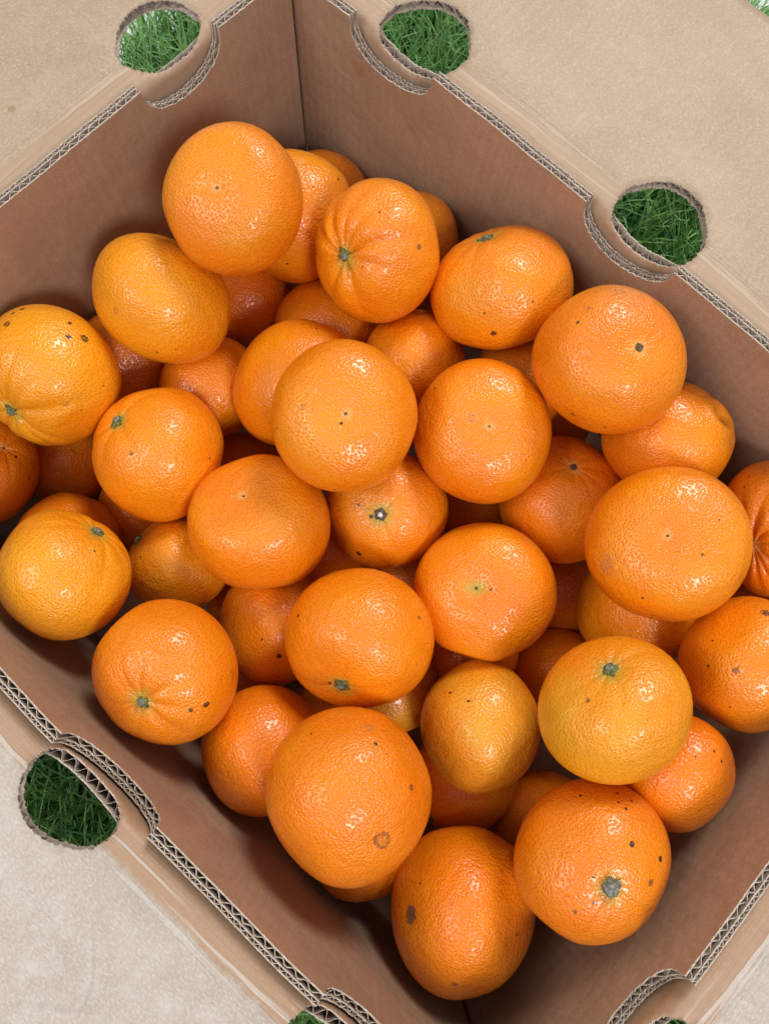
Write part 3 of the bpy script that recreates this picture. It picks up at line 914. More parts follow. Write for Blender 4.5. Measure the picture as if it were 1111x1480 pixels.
# id, centre, axes, stretch, radius, flatness, what shows at the pole, marks on the skin
FRUIT = [
    (1, [-0.137, 0.0501, -0.0141], [0.992, 0.013, -0.127, 0.033, 0.935, 0.354, 0.124, -0.355, 0.927], [0.967, -0.0118, 0.0126, 1.0354, 0.0038, 0.9928], 0.0308, 0.84, 'b', []),
    (2, [-0.1373, 0.0828, -0.0643], [0.399, -0.091, 0.912, 0.821, 0.48, -0.311, -0.409, 0.873, 0.266], [1.0444, -0.0082, 0.0251, 0.9445, -0.0024, 1.1363], 0.0311, 0.87, 'n', [[0.0241, 0.0124, 0.0187, 0.0012, 'd'], [0.018, 0.0014, -0.026, 0.0009, 'd'], [0.0318, 0.0015, 0.0092, 0.0006, 'd']]),
    (3, [-0.1551, 0.1175, -0.1065], [0.459, -0.088, 0.884, 0.802, 0.468, -0.37, -0.381, 0.879, 0.286], [1.0433, -0.0041, 0.0181, 0.9819, 0.0197, 1.0964], 0.0281, 0.87, 'n', []),
    (4, [-0.0824, 0.0845, -0.0345], [0.986, -0.017, 0.168, -0.112, 0.682, 0.723, -0.127, -0.731, 0.67], [0.9894, -0.0242, 0.0151, 1.0211, 0.0055, 0.9883], 0.0305, 0.87, 's', [[0.0041, 0.0229, 0.0191, 0.0007, 'd'], [-0.0146, 0.0021, 0.0235, 0.0011, 'd'], [0.0231, 0.0173, 0.0091, 0.0018, 'c'], [0.0107, 0.0013, 0.0253, 0.0006, 'd'], [0.0118, 0.0043, 0.0248, 0.0005, 'd']]),
    (5, [-0.0899, 0.1199, -0.0757], [-0.203, -0.097, 0.974, -0.486, 0.874, -0.014, -0.85, -0.477, -0.224], [1.0249, -0.0289, 0.0157, 0.9968, -0.0042, 1.099], 0.0259, 0.87, 'n', []),
    (6, [-0.0293, 0.1145, -0.0409], [0.616, -0.078, 0.784, 0.242, 0.966, -0.094, -0.749, 0.248, 0.614], [1.0475, 0.021, 0.0014, 1.0612, -0.0181, 1.0002], 0.0308, 0.87, 's', [[0.021, -0.024, 0.0015, 0.0007, 'd'], [0.0315, -0.0059, -0.0007, 0.0009, 'd'], [0.0208, -0.0223, -0.0086, 0.0022, 'd']]),
    (7, [0.0313, 0.1088, -0.0185], [0.974, 0.023, -0.226, -0.018, 1.0, 0.023, 0.226, -0.018, 0.974], [1.0208, 0.0036, 0.0067, 0.9789, -0.0094, 0.9942], 0.0317, 0.86, 'o', [[-0.024, -0.0073, 0.0185, 0.0011, 'd'], [-0.0194, 0.0134, 0.0192, 0.005, 'c'], [-0.0241, -0.0003, 0.0193, 0.003, 'c'], [0.003, -0.0308, 0.0035, 0.0018, 'c'], [0.0158, -0.0261, 0.0079, 0.0012, 'c']]),
    (8, [-0.1464, 0.0033, -0.0521], [-0.853, 0.052, -0.52, 0.41, 0.684, -0.603, 0.324, -0.728, -0.605], [1.0496, -0.007, -0.027, 1.0239, 0.0494, 1.0445], 0.0308, 0.87, 'n', [[-0.013, -0.0283, 0.0032, 0.003, 'c'], [-0.024, -0.0114, 0.0174, 0.0011, 'c'], [-0.0292, -0.0051, 0.0136, 0.0006, 'd']]),
    (9, [-0.1471, 0.0466, -0.1118], [-0.595, 0.08, -0.8, -0.376, 0.852, 0.365, 0.71, 0.518, -0.476], [1.0439, -0.0062, -0.018, 0.9745, 0.0333, 1.1041], 0.027, 0.87, 'n', []),
    (10, [-0.0968, 0.0636, -0.0999], [-0.901, -0.043, 0.432, -0.39, 0.518, -0.761, -0.191, -0.854, -0.483], [0.9724, -0.0185, 0.0406, 1.04, -0.0137, 1.1102], 0.0275, 0.87, 'n', []),
    (11, [-0.0421, 0.0714, -0.0764], [-0.785, -0.062, 0.617, -0.529, 0.585, -0.615, -0.323, -0.809, -0.492], [0.9956, -0.022, 0.004, 1.0314, -0.0131, 1.0909], 0.0262, 0.87, 'n', []),
    (12, [-0.0759, 0.02, -0.0685], [-0.508, 0.086, -0.857, -0.415, 0.847, 0.331, 0.755, 0.524, -0.395], [1.0381, -0.0148, -0.0032, 1.0272, 0.0575, 1.0501], 0.0311, 0.87, 'n', [[-0.0162, 0.0277, -0.0018, 0.0008, 'd']]),
    (13, [-0.0357, 0.0128, -0.023], [0.978, 0.021, -0.21, 0.016, 0.984, 0.175, 0.21, -0.175, 0.962], [0.9916, -0.0013, 0.0, 0.9982, 0.0002, 0.9949], 0.032, 0.84, 'b', [[0.0014, -0.0041, 0.0266, 0.001, 'd'], [-0.0166, -0.0228, 0.0141, 0.0009, 'd'], [-0.0144, -0.0099, 0.0234, 0.0025, 'c']]),
    (14, [0.0092, 0.0579, -0.0503], [0.992, 0.012, -0.123, 0.008, 0.987, 0.163, 0.123, -0.163, 0.979], [1.0009, -0.021, -0.0035, 0.9907, -0.0015, 0.995], 0.0327, 0.84, 'b', [[-0.0085, -0.0032, 0.0267, 0.0026, 'g'], [-0.0292, -0.0024, 0.0139, 0.0012, 'c']]),
    (15, [0.002, 0.1051, -0.0853], [-0.225, 0.097, -0.969, -0.443, 0.876, 0.191, 0.868, 0.472, -0.154], [1.0381, 0.0187, -0.014, 0.9771, -0.0157, 1.1058], 0.0257, 0.87, 'n', []),
    (16, [0.0218, 0.1195, -0.129], [-0.103, 0.099, -0.99, -0.684, 0.716, 0.143, 0.723, 0.691, -0.006], [1.0393, 0.0134, -0.0106, 0.9903, -0.0155, 1.0906], 0.0261, 0.87, 'n', []),
    (17, [0.0761, 0.1171, -0.0547], [-0.238, -0.097, 0.966, 0.328, 0.929, 0.174, -0.914, 0.358, -0.189], [1.0303, -0.0265, 0.0025, 0.9919, -0.0416, 1.0978], 0.0286, 0.87, 'n', []),
    (18, [0.0585, 0.0712, -0.0859], [0.967, -0.025, 0.254, 0.089, 0.966, -0.243, -0.239, 0.257, 0.936], [0.9946, -0.0108, -0.0057, 1.0037, 0.0044, 1.0058], 0.0317, 0.86, 'o', []),
    (19, [0.1023, 0.0679, -0.0329], [0.974, -0.023, 0.227, -0.027, 0.977, 0.213, -0.227, -0.213, 0.95], [0.9905, 0.0093, 0.0018, 1.0012, 0.0004, 0.9958], 0.0335, 0.84, 'b', [[-0.011, -0.024, 0.0191, 0.005, 'g'], [0.0148, 0.0019, 0.0259, 0.0009, 'd'], [0.0079, -0.0251, 0.0189, 0.0008, 'd'], [0.0108, 0.0179, 0.0233, 0.0006, 'd']]),
    (20, [0.1387, 0.119, -0.0583], [0.907, -0.042, 0.418, -0.318, 0.583, 0.748, -0.275, -0.811, 0.516], [0.9423, -0.1466, 0.0874, 1.0923, -0.0229, 0.9937], 0.0267, 0.87, 'p', [[0.0006, 0.001, 0.023, 0.001, 'd'], [-0.0159, 0.0175, 0.0135, 0.0007, 'd'], [-0.018, 0.0211, 0.0087, 0.0007, 'd']]),
    (21, [-0.1606, -0.0591, -0.0589], [0.901, 0.043, -0.432, 0.349, 0.522, 0.779, 0.259, -0.852, 0.455], [1.0149, -0.0149, 0.0244, 1.0227, -0.0033, 1.0211], 0.0317, 0.87, 's', [[-0.004, 0.0323, -0.0011, 0.0018, 'd'], [0.0012, 0.0318, -0.0065, 0.003, 'd'], [-0.0257, 0.0189, 0.0064, 0.0025, 'd'], [-0.0265, 0.0188, -0.0051, 0.002, 'd'], [-0.0278, 0.0172, -0.0008, 0.0015, 'd'], [0.0152, 0.0208, 0.0188, 0.0024, 'c'], [-0.008, 0.0308, -0.0083, 0.0015, 'd'], [0.0213, 0.019, 0.015, 0.0006, 'd']]),
    (22, [-0.1652, -0.0237, -0.1068], [-0.714, 0.07, -0.697, 0.428, 0.831, -0.356, 0.554, -0.553, -0.623], [1.0375, 0.0284, -0.0161, 0.9557, -0.0453, 1.1343], 0.0277, 0.87, 'n', []),
    (23, [-0.1162, -0.0051, -0.0981], [-0.285, -0.095, 0.954, -0.851, 0.484, -0.205, -0.442, -0.87, -0.219], [1.0141, -0.0393, 0.0126, 0.9919, -0.0166, 1.1162], 0.0271, 0.87, 'n', []),
    (24, [-0.0989, -0.0504, -0.0692], [0.811, -0.058, 0.582, -0.017, 0.992, 0.123, -0.584, -0.109, 0.804], [1.0245, -0.0095, -0.0092, 1.0, 0.0174, 1.0294], 0.0312, 0.87, 's', [[0.0187, -0.0059, 0.0229, 0.0016, 'c'], [0.0276, 0.015, -0.0034, 0.0011, 'c']]),
    (25, [-0.0817, -0.026, -0.1388], [-0.641, 0.076, -0.764, -0.587, 0.592, 0.552, 0.495, 0.802, -0.335], [1.0353, -0.0226, -0.0158, 0.98, 0.0073, 1.106], 0.0264, 0.87, 'n', []),
    (26, [-0.0388, -0.0419, -0.0623], [0.942, -0.033, 0.334, 0.058, 0.996, -0.064, -0.331, 0.08, 0.94], [1.0089, 0.0084, -0.0034, 0.994, -0.0063, 1.0034], 0.0321, 0.84, 'b', []),
    (27, [-0.0017, 0.0061, -0.0794], [0.994, 0.011, -0.107, 0.026, 0.941, 0.339, 0.105, -0.339, 0.935], [0.997, 0.0057, -0.001, 0.9942, 0.0002, 0.9956], 0.0292, 0.87, 'k', [[-0.0029, -0.0036, 0.0251, 0.0016, 'd'], [0.0048, -0.0217, 0.0177, 0.0022, 'd'], [-0.0112, -0.0036, 0.0238, 0.005, 'c'], [-0.0112, -0.0037, 0.0238, 0.0011, 'd']]),
    (28, [0.0189, 0.0556, -0.1381], [-0.474, 0.088, -0.876, -0.862, 0.156, 0.482, 0.179, 0.984, 0.002], [1.0372, -0.0203, -0.0254, 0.98, -0.0167, 1.104], 0.027, 0.87, 'n', []),
    (29, [0.0596, 0.0061, -0.0704], [0.985, -0.017, 0.171, -0.019, 0.978, 0.21, -0.171, -0.21, 0.963], [0.991, 0.0141, 0.0002, 1.0006, -0.0018, 0.9957], 0.0327, 0.84, 'g', [[0.0053, 0.0038, 0.027, 0.0012, 'c']]),
    (30, [-0.1671, -0.1129, -0.1013], [0.955, 0.029, -0.295, -0.203, 0.789, -0.58, 0.215, 0.614, 0.759], [0.9901, -0.1356, -0.08, 1.0072, 0.0324, 1.0426], 0.0239, 0.84, 'b', [[0.0057, 0.0013, 0.0197, 0.0012, 'd'], [0.0162, -0.0001, 0.0138, 0.001, 'd']]),
    (31, [-0.1617, -0.088, -0.1407], [-0.686, -0.072, 0.724, 0.663, 0.349, 0.663, -0.301, 0.934, -0.191], [0.9757, 0.0319, 0.0231, 1.0304, 0.0129, 1.1192], 0.0248, 0.87, 'n', []),
    (32, [-0.1132, -0.113, -0.1065], [0.13, -0.099, 0.987, -0.977, 0.16, 0.144, -0.172, -0.982, -0.076], [1.0393, -0.0129, 0.0103, 0.9931, -0.0123, 1.0881], 0.0255, 0.87, 'n', []),
    (33, [-0.0822, -0.1178, -0.0519], [0.987, -0.016, 0.16, 0.156, 0.334, -0.93, -0.039, 0.943, 0.332], [1.0196, -0.0169, -0.0223, 1.0137, -0.0027, 1.0454], 0.028, 0.87, 's', [[0.0104, -0.0097, 0.0227, 0.001, 'c'], [0.0036, -0.0174, -0.0211, 0.001, 'd']]),
    (34, [-0.1078, -0.0752, -0.1389], [0.103, -0.099, 0.99, -0.706, 0.693, 0.143, -0.7, -0.714, 0.002], [1.0441, -0.0065, 0.021, 0.9596, -0.0007, 1.1206], 0.0264, 0.87, 'n', []),
    (35, [-0.0609, -0.0841, -0.0958], [0.529, -0.084, 0.845, -0.046, 0.991, 0.128, -0.848, -0.106, 0.52], [1.0378, 0.0232, -0.0161, 0.9674, -0.0369, 1.1134], 0.0245, 0.87, 's', [[0.0139, -0.0044, 0.0202, 0.0008, 'd'], [0.0188, -0.005, -0.0165, 0.0014, 'd']]),
    (36, [-0.0043, -0.0723, -0.1009], [-0.195, -0.098, 0.976, 0.314, 0.936, 0.156, -0.929, 0.337, -0.152], [1.0369, 0.0254, 0.0182, 0.9568, 0.0256, 1.1288], 0.0286, 0.87, 'n', [[0.0217, -0.0002, -0.02, 0.0022, 'd'], [0.0279, -0.0023, -0.0097, 0.0008, 'd'], [0.0102, -0.0077, -0.0259, 0.0007, 'd']]),
    (37, [0.0317, -0.0495, -0.0602], [0.897, 0.044, -0.44, 0.295, 0.682, 0.669, 0.33, -0.73, 0.599], [1.0033, 0.0129, -0.0174, 1.0228, -0.0051, 1.0033], 0.0324, 0.87, 's', [[-0.0311, -0.0041, 0.0106, 0.0014, 'd'], [-0.0044, -0.0042, 0.0282, 0.0012, 'd'], [0.0039, 0.033, 0.0005, 0.0016, 'c']]),
    (38, [-0.0122, -0.025, -0.1208], [-0.39, 0.092, -0.916, -0.314, 0.922, 0.226, 0.866, 0.376, -0.331], [1.0425, -0.0209, -0.0232, 0.9413, 0.0411, 1.1447], 0.0254, 0.87, 'n', []),
    (39, [0.0959, 0.0512, -0.1394], [-0.433, -0.09, 0.897, -0.285, 0.958, -0.042, -0.855, -0.274, -0.441], [1.0374, -0.0171, 0.0108, 0.989, -0.0145, 1.0939], 0.0258, 0.87, 'n', []),
    (40, [0.1238, 0.0586, -0.094], [-0.425, 0.09, -0.901, 0.671, 0.699, -0.247, 0.608, -0.709, -0.358], [1.0176, 0.0275, 0.0019, 1.0115, -0.0248, 1.0889], 0.0302, 0.87, 'n', []),
    (41, [0.1646, 0.0565, -0.048], [0.037, 0.099, -0.994, -0.995, 0.099, -0.027, 0.096, 0.99, 0.103], [1.032, -0.0367, -0.0148, 0.9536, 0.0451, 1.1425], 0.0282, 0.87, 'n', [[-0.0258, 0.0083, -0.0114, 0.002, 'c'], [-0.0217, 0.0154, 0.0154, 0.0025, 'd'], [-0.0179, 0.0148, -0.0169, 0.001, 'd'], [-0.0171, 0.0213, -0.0077, 0.0008, 'd'], [-0.0195, -0.0021, -0.0216, 0.0007, 'd']]),
    (42, [0.1212, 0.0109, -0.1291], [-0.056, 0.099, -0.993, -0.342, 0.933, 0.113, 0.938, 0.346, -0.018], [1.0431, -0.0102, -0.016, 0.9764, 0.0356, 1.1034], 0.0248, 0.87, 'n', []),
    (43, [-0.0183, -0.116, -0.0474], [0.984, 0.018, -0.179, 0.072, 0.872, 0.485, 0.164, -0.49, 0.856], [1.0189, -0.0087, 0.0069, 0.9898, 0.0086, 0.9939], 0.0299, 0.87, 's', [[0.017, 0.01, 0.0211, 0.0014, 'd'], [0.0199, 0.0139, 0.0171, 0.002, 'd'], [0.0206, 0.0215, 0.0006, 0.003, 'c']]),
    (44, [0.0341, -0.1164, -0.086], [-0.33, -0.094, 0.939, 0.284, 0.939, 0.194, -0.9, 0.33, -0.283], [1.0387, 0.0164, 0.0252, 0.9774, -0.0205, 1.1023], 0.0296, 0.87, 'n', []),
    (45, [-0.0011, -0.107, -0.1428], [-0.999, -0.004, 0.039, 0.035, 0.348, 0.937, -0.017, 0.937, -0.348], [1.0002, -0.0034, -0.0039, 1.0417, 0.0097, 1.0779], 0.0223, 0.87, 'n', []),
    (46, [0.0569, -0.0551, -0.1171], [-0.216, 0.097, -0.971, 0.614, 0.787, -0.058, 0.759, -0.609, -0.23], [1.0414, 0.0041, -0.0121, 0.992, 0.0018, 1.0847], 0.0262, 0.87, 'n', []),
    (47, [0.1002, -0.0403, -0.0794], [-0.802, 0.059, -0.595, -0.565, 0.249, 0.787, 0.195, 0.967, -0.166], [0.9803, -0.0203, 0.0378, 1.0385, 0.0393, 1.1021], 0.0288, 0.87, 'n', [[0.006, 0.0275, -0.0071, 0.0012, 'd'], [-0.0037, 0.0292, -0.0046, 0.0011, 'd'], [-0.0143, 0.0246, -0.0096, 0.008, 'y'], [0.0116, 0.0173, -0.0184, 0.001, 'd']]),
    (48, [0.1261, -0.0029, -0.0221], [0.734, -0.068, 0.676, 0.25, 0.952, -0.177, -0.631, 0.299, 0.716], [0.9772, 0.0115, 0.0195, 1.0319, 0.0093, 0.9937], 0.029, 0.87, 's', [[0.0039, -0.0154, 0.0221, 0.0014, 'c'], [-0.0082, -0.0264, 0.0107, 0.018, 'y']]),
    (49, [0.1696, -0.0001, -0.0502], [-0.935, 0.035, -0.353, -0.349, 0.084, 0.933, 0.063, 0.996, -0.066], [0.9254, 0.0001, 0.0029, 1.047, 0.0309, 1.1587], 0.0243, 0.87, 'n', [[-0.0065, 0.0228, 0.011, 0.0008, 'd'], [-0.0108, 0.0208, 0.0105, 0.0009, 'd'], [-0.0027, 0.0252, 0.0038, 0.0006, 'd']]),
    (50, [0.0719, -0.0998, -0.0405], [0.801, 0.06, -0.596, -0.039, 0.998, 0.048, 0.597, -0.015, 0.802], [1.0017, -0.0071, 0.0071, 0.9824, -0.0034, 1.0026], 0.0341, 0.9, 'c', [[0.0011, -0.0007, 0.0308, 0.004, 'r'], [-0.0325, 0.0106, -0.0018, 0.0008, 'd'], [-0.0187, 0.0241, 0.0151, 0.0012, 'd'], [-0.0201, 0.0264, 0.0077, 0.0025, 'g'], [-0.0003, 0.0207, 0.0254, 0.0018, 'c']]),
    (51, [0.1184, -0.0651, -0.1235], [0.994, -0.011, 0.113, -0.105, 0.287, 0.952, -0.043, -0.958, 0.284], [0.9694, 0.0064, -0.0392, 1.0441, -0.0225, 1.104], 0.0266, 0.87, 's', []),
    (52, [0.1648, -0.052, -0.1394], [-0.086, 0.099, -0.991, -0.575, 0.807, 0.131, 0.813, 0.582, -0.012], [1.0328, -0.0311, -0.0088, 0.9731, 0.045, 1.1204], 0.026, 0.87, 'n', []),
    (53, [0.1615, -0.0512, -0.0401], [0.995, 0.01, -0.104, 0.005, 0.989, 0.147, 0.104, -0.147, 0.984], [0.9495, -0.0031, -0.0211, 1.049, -0.0083, 0.9836], 0.0308, 0.9, 'S', [[-0.028, 0.0067, -0.0053, 0.0009, 'd'], [-0.0241, 0.0161, 0.0099, 0.001, 'd'], [-0.0141, 0.0268, 0.0097, 0.0009, 'd'], [-0.0105, 0.025, 0.0161, 0.0011, 'd'], [-0.0088, 0.0285, 0.0116, 0.0009, 'd'], [-0.0134, 0.0248, 0.0143, 0.0009, 'd'], [-0.0036, 0.0169, 0.0239, 0.0017, 'd'], [0.0109, 0.0108, 0.0239, 0.0019, 'c'], [0.0099, 0.0197, 0.0202, 0.0018, 'd'], [-0.0075, -0.0017, 0.0269, 0.0008, 'd'], [-0.0034, -0.0153, 0.025, 0.0012, 'c'], [-0.0015, -0.0084, 0.0267, 0.0009, 'd']]),
    (54, [0.1466, -0.1055, -0.0825], [0.678, -0.073, 0.732, -0.329, 0.86, 0.39, -0.658, -0.505, 0.559], [0.988, -0.0172, 0.0248, 1.0271, -0.0089, 0.9895], 0.0335, 0.9, 'x', [[0.0008, -0.0003, 0.0298, 0.0056, 'x'], [-0.003, 0.0131, 0.0279, 0.0007, 'd'], [0.0298, 0.0134, -0.0031, 0.0012, 'c'], [0.027, -0.011, 0.0182, 0.002, 'c']]),
    (55, [0.1001, -0.1224, -0.1052], [-0.535, -0.084, 0.841, 0.356, 0.88, 0.315, -0.766, 0.468, -0.441], [1.0473, -0.0079, 0.0163, 1.0332, -0.0376, 1.0389], 0.0236, 0.87, 'n', []),
    (56, [0.1708, 0.0929, -0.1136], [0.186, 0.098, -0.978, -0.655, 0.754, -0.049, 0.733, 0.649, 0.205], [1.0451, 0.001, -0.0208, 0.9725, 0.0271, 1.1074], 0.022, 0.87, 'n', []),
    (57, [0.0277, -0.0044, -0.1401], [-0.319, -0.094, 0.943, -0.598, 0.792, -0.123, -0.735, -0.603, -0.309], [1.0385, -0.0284, 0.0267, 0.9408, -0.0103, 1.149], 0.0253, 0.87, 'n', []),
    (58, [0.078, -0.012, -0.12], [0.988, 0.016, -0.156, 0.017, 0.978, 0.208, 0.156, -0.208, 0.966], [1, 0, 0, 1, 0, 1], 0.0242, 0.9, 'n', []),
    (59, [0.042, -0.1, -0.144], [-0.129, -0.099, 0.987, 0.366, 0.92, 0.14, -0.922, 0.379, -0.082], [1, 0, 0, 1, 0, 1], 0.0216, 0.9, 'n', []),
    (60, [-0.03, -0.076, -0.144], [-0.983, -0.018, 0.181, 0.075, 0.866, 0.494, -0.166, 0.499, -0.851], [1, 0, 0, 1, 0, 1], 0.0211, 0.9, 'n', []),
    (61, [-0.094, 0.12, -0.144], [0.871, -0.049, 0.489, 0.015, 0.997, 0.074, -0.491, -0.057, 0.869], [1, 0, 0, 1, 0, 1], 0.024, 0.9, 'n', []),
]
DENTS = {54: [(0.397, 0.804, -0.444, 0.16, 0.06)], 17: [(0.653, 0.728, -0.21, 0.13, 0.07)], 29: [(0.46, -0.872, 0.167, 0.22, 0.05)], 36: [(0.177, 0.962, 0.203, 0.25, 0.05)]}


def lobes(TH, PH, seed, amp):
    rr = np.random.default_rng(seed)
    d = np.zeros_like(TH)
    x, y, z = np.sin(TH) * np.cos(PH), np.sin(TH) * np.sin(PH), np.cos(TH)
    for k in range(9):
        v = rr.normal(0, 1, 3)
        v = v / np.linalg.norm(v) * rr.uniform(1.6, 5.0)
        d += np.cos(v[0] * x + v[1] * y + v[2] * z + rr.uniform(0, 6.28)) / (1 + 0.5 * np.linalg.norm(v))
    return amp * d


def make_mandarin(i, c, fr, L, R, q, kind, marks):
    label, hue, freck, gloss, ribs, dimple, hidden = INFO[i]
    NU, NV = (80, 56) if hidden else (150, 100)
    th = np.linspace(0, np.pi, NV + 1)
    ph = np.linspace(0, 2 * np.pi, NU, endpoint=False)
    TH, PH = np.meshgrid(th[1:-1], ph, indexing='ij')
    n = 2.25
    rr = np.random.default_rng(100 + i)

    def shape(TH, PH):
        s, cc = np.sin(TH), np.cos(TH)
        k = (np.abs(s) ** n + np.abs(cc) ** n) ** (-1 / n)
        k = k * (1 + lobes(TH, PH, 300 + i, 0.020))
        # furrows that run out from the stem
        if ribs > 0:
            r2 = np.random.default_rng(700 + i)
            nr = 9 + int(r2.integers(0, 3))
            a0 = np.sort(r2.uniform(0, 2 * np.pi / nr, nr) * 0.75 + np.arange(nr) * 2 * np.pi / nr)
            for a in a0:
                depth = r2.uniform(0.25, 1.0)
                wdt = r2.uniform(0.09, 0.16)
                reach = r2.uniform(0.45, 0.95)
                dd = np.angle(np.exp(1j * (PH - a + 0.25 * (TH - 0.3))))
                g = np.exp(-np.abs(dd / (wdt * 1.35)) ** 1.5)
                env = np.exp(-(TH / (reach * 1.25)) ** 2) * np.clip(TH / 0.16, 0, 1)
                k = k - 2.1 * ribs * depth * g * env
            k = k + ribs * 0.6 * np.exp(-((TH - 0.38) / 0.3) ** 2)
        if kind in 'bg':
            k = k * (1 - 0.075 * np.exp(-(TH / 0.46) ** 2) + 0.018 * np.exp(-((TH - 0.85) / 0.25) ** 2))
        k = k * (1 - dimple * np.exp(-(TH / 0.24) ** 2) - 0.02 * np.exp(-((np.pi - TH) / 0.3) ** 2))
        for (dx, dy, dz, rad, dep) in DENTS.get(i, []):
            dv = np.array((dx, dy, dz)); dv = dv / np.linalg.norm(dv)
            cs = s * np.cos(PH) * dv[0] + s * np.sin(PH) * dv[1] + cc * dv[2]
            an = np.arccos(np.clip(cs, -1, 1))
            k = k - dep * np.exp(-(an / rad) ** 2) + dep * 0.7 * np.exp(-((an - rad * 2.0) / (rad * 0.8)) ** 2)
        return np.stack([R * k * s * np.cos(PH), R * k * s * np.sin(PH), R * q * k * cc], -1)

    P = shape(TH, PH).reshape(-1, 3)
    # flats where neighbours have pressed on it
    for _k in range(5):
        dv = rr.normal(0, 1, 3)
        dv /= np.linalg.norm(dv)
        hgt = (P @ dv).max() * rr.uniform(0.905, 0.97)
        ex = (P @ dv) - hgt
        soft = 0.5 * (ex + np.sqrt(ex * ex + (0.055 * R) ** 2))
        P = P - 0.62 * soft[:, None] * dv
    # bring the lumpy fruit back to the size and spread of the plain one
    s_, c_ = np.sin(TH), np.cos(TH)
    k_ = (np.abs(s_) ** n + np.abs(c_) ** n) ** (-1 / n)
    B = np.stack([R * k_ * s_ * np.cos(PH), R * k_ * s_ * np.sin(PH), R * q * k_ * c_], -1).reshape(-1, 3)
    wts = s_.ravel() / s_.sum()
    mu = (P * wts[:, None]).sum(0)

    def root(X, pw):
        ev, U = np.linalg.eigh((X * wts[:, None]).T @ X)
        return (U * ev ** pw) @ U.T
    fix = root(B, 0.5) @ root(P - mu, -0.5)
    P = (P - mu) @ fix.T * 1.004
    P = P * (1 + 0.0011 * rr.normal(0, 1, (len(P), 1)))
    A = np.array([[L[0], L[1], L[2]], [L[1], L[3], L[4]], [L[2], L[4], L[5]]])
    tp = (P[:NU].mean(0) + 0.3 * (P[:NU].mean(0) - P[NU:2 * NU].mean(0)))[None]
    bt = (P[-NU:].mean(0) + 0.3 * (P[-NU:].mean(0) - P[-2 * NU:-NU].mean(0)))[None]
    V = np.concatenate([P, tp, bt]) @ A.T
    M_ = NV - 1
    i0 = np.arange(M_ - 1)[:, None] * NU
    j = np.arange(NU)[None]
    j2 = (j + 1) % NU
    Q = np.stack([i0 + j, i0 + NU + j, i0 + NU + j2, i0 + j2], -1).reshape(-1, 4)
    top_i, bot_i = M_ * NU, M_ * NU + 1
    faces = [tuple(f) for f in Q]
    faces += [(top_i, a, (a + 1) % NU) for a in range(NU)]
    b0 = (M_ - 1) * NU
    faces += [(bot_i, b0 + (a + 1) % NU, b0 + a) for a in range(NU)]
    mk = list(marks)
    tv = V[-2]
    tz = float(np.linalg.norm(tv))
    if kind == 'b':
        mk = [(float(tv[0]), float(tv[1]), float(tv[2]), 0.0026, 'w'), (float(tv[0]), float(tv[1]), float(tv[2]), 0.0010, 'd')] + mk
    elif kind == 'g':
        mk = [(float(tv[0]), float(tv[1]), float(tv[2]), 0.0052, 'e'), (float(tv[0]), float(tv[1]), float(tv[2]), 0.0011, 'd')] + mk
    elif kind == 'p':
        mk = [(float(tv[0]), float(tv[1]), float(tv[2]), 0.0042, 'w')] + mk
    elif kind in 'sSk':
        mk = [(float(tv[0]), float(tv[1]), float(tv[2]), 0.0060 if kind == 's' else 0.0068, 'e')] + mk
    elif kind == 'o':
        mk = [(float(tv[0]), float(tv[1]), float(tv[2]), 0.0045, 'w')] + mk
    # six-sided skin coordinates in metres, so the oil glands keep one size all over
    cu = np.array([V[list(f)].mean(0) for f in faces[len(Q):]])
    cen = np.concatenate([V[Q].mean(1), cu])
    axk = np.argmax(np.abs(cen), 1)
    rep = np.concatenate([np.repeat(np.arange(len(Q)), 4), np.repeat(np.arange(len(Q), len(faces)), 3)])
    vid = np.concatenate([Q.ravel(), np.array(faces[len(Q):]).ravel()])
    pv = V[vid]
    kk = axk[rep]
    ia = np.arange(len(vid))
    main = pv[ia, kk]
    sg = np.sign(cen[rep, kk])
    u1 = np.arctan2(pv[ia, (kk + 1) % 3] * sg, np.abs(main)) * R
    u2 = np.arctan2(pv[ia, (kk + 2) % 3], np.abs(main)) * R
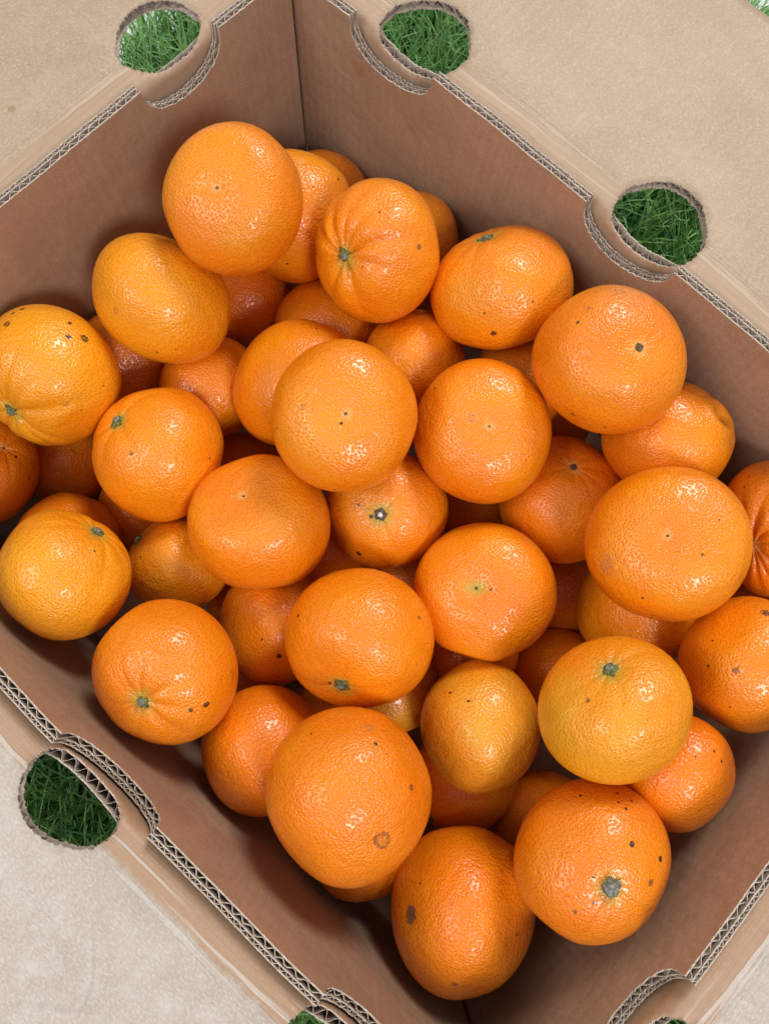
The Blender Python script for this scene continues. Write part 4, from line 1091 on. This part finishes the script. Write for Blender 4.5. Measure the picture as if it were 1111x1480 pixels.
    uvl = np.stack([u1 + (kk * 2 + (sg > 0)) * 0.17 + i * 1.3, u2 + i * 0.71], 1)
    mt = peel_material(HUES[hue][0], HUES[hue][1], freck, gloss, mk)
    o = new_mesh('mandarin', V, faces, mt, uv=uvl)
    ax = np.array(fr).reshape(3, 3)
    m = Matrix(ax.T.tolist()).to_4x4()
    m.translation = Vector((c[0], c[1], c[2] + H))
    o.matrix_world = m
    o['label'] = label
    o['category'] = 'mandarin'
    o['group'] = 'mandarins heaped in the cardboard box'
    if kind in 'sSko':
        up = Vector(tv.tolist()).normalized()
        rot = up.to_track_quat('Z', 'Y')

        def part(name, vf, mat, parent, lift=0.0, first=False):
            p = new_mesh(name, vf[0], vf[1], mat, parent)
            if first:
                p.rotation_mode = 'QUATERNION'
                p.rotation_quaternion = rot
                p.location = Vector(tv.tolist()) + up * lift
            else:
                p.location = (0, 0, lift)
            return p
        if kind == 's':
            cx = part('calyx', sepals(0.0030 * rr.uniform(0.85, 1.2), i, 28.0), cal_m, o, 0.0002, True)
            part('stem_stub', knob(0.0015, 0.0011, 0, 12, i, 3, 0.18), stub_m, cx, 0.0009)
        elif kind == 'S':
            cx = part('calyx', sepals(0.0034, i, 20.0), stub_m, o, 0.0003, True)
            part('stem_stub', knob(0.0031, 0.0023, 0, 16, i, 5, 0.10), stub_m, cx, 0.0009)
        elif kind == 'k':
            cx = part('calyx', knob(0.0027, 0.0012, 0, 18, i, 5, 0.14, [(1.0, -0.5), (1.0, 0.6), (0.8, 1.0), (0.55, 0.75), (0.4, 0.6)]), dark_m, o, 0.0004, True)
            part('stem_core', knob(0.0012, 0.0009, 0, 12, i + 1, 3, 0.05), core_m, cx, 0.0008)
        elif kind == 'o':
            part('stem_scar', knob(0.0017, 0.0005, 0, 14, i, 4, 0.08, [(1.0, -0.8), (1.0, 0.5), (0.8, 0.8), (0.6, 0.1), (0.3, 0.2)]), scar_m, o, 0.0002, True)
    return o


for rec in FRUIT:
    make_mandarin(*rec)
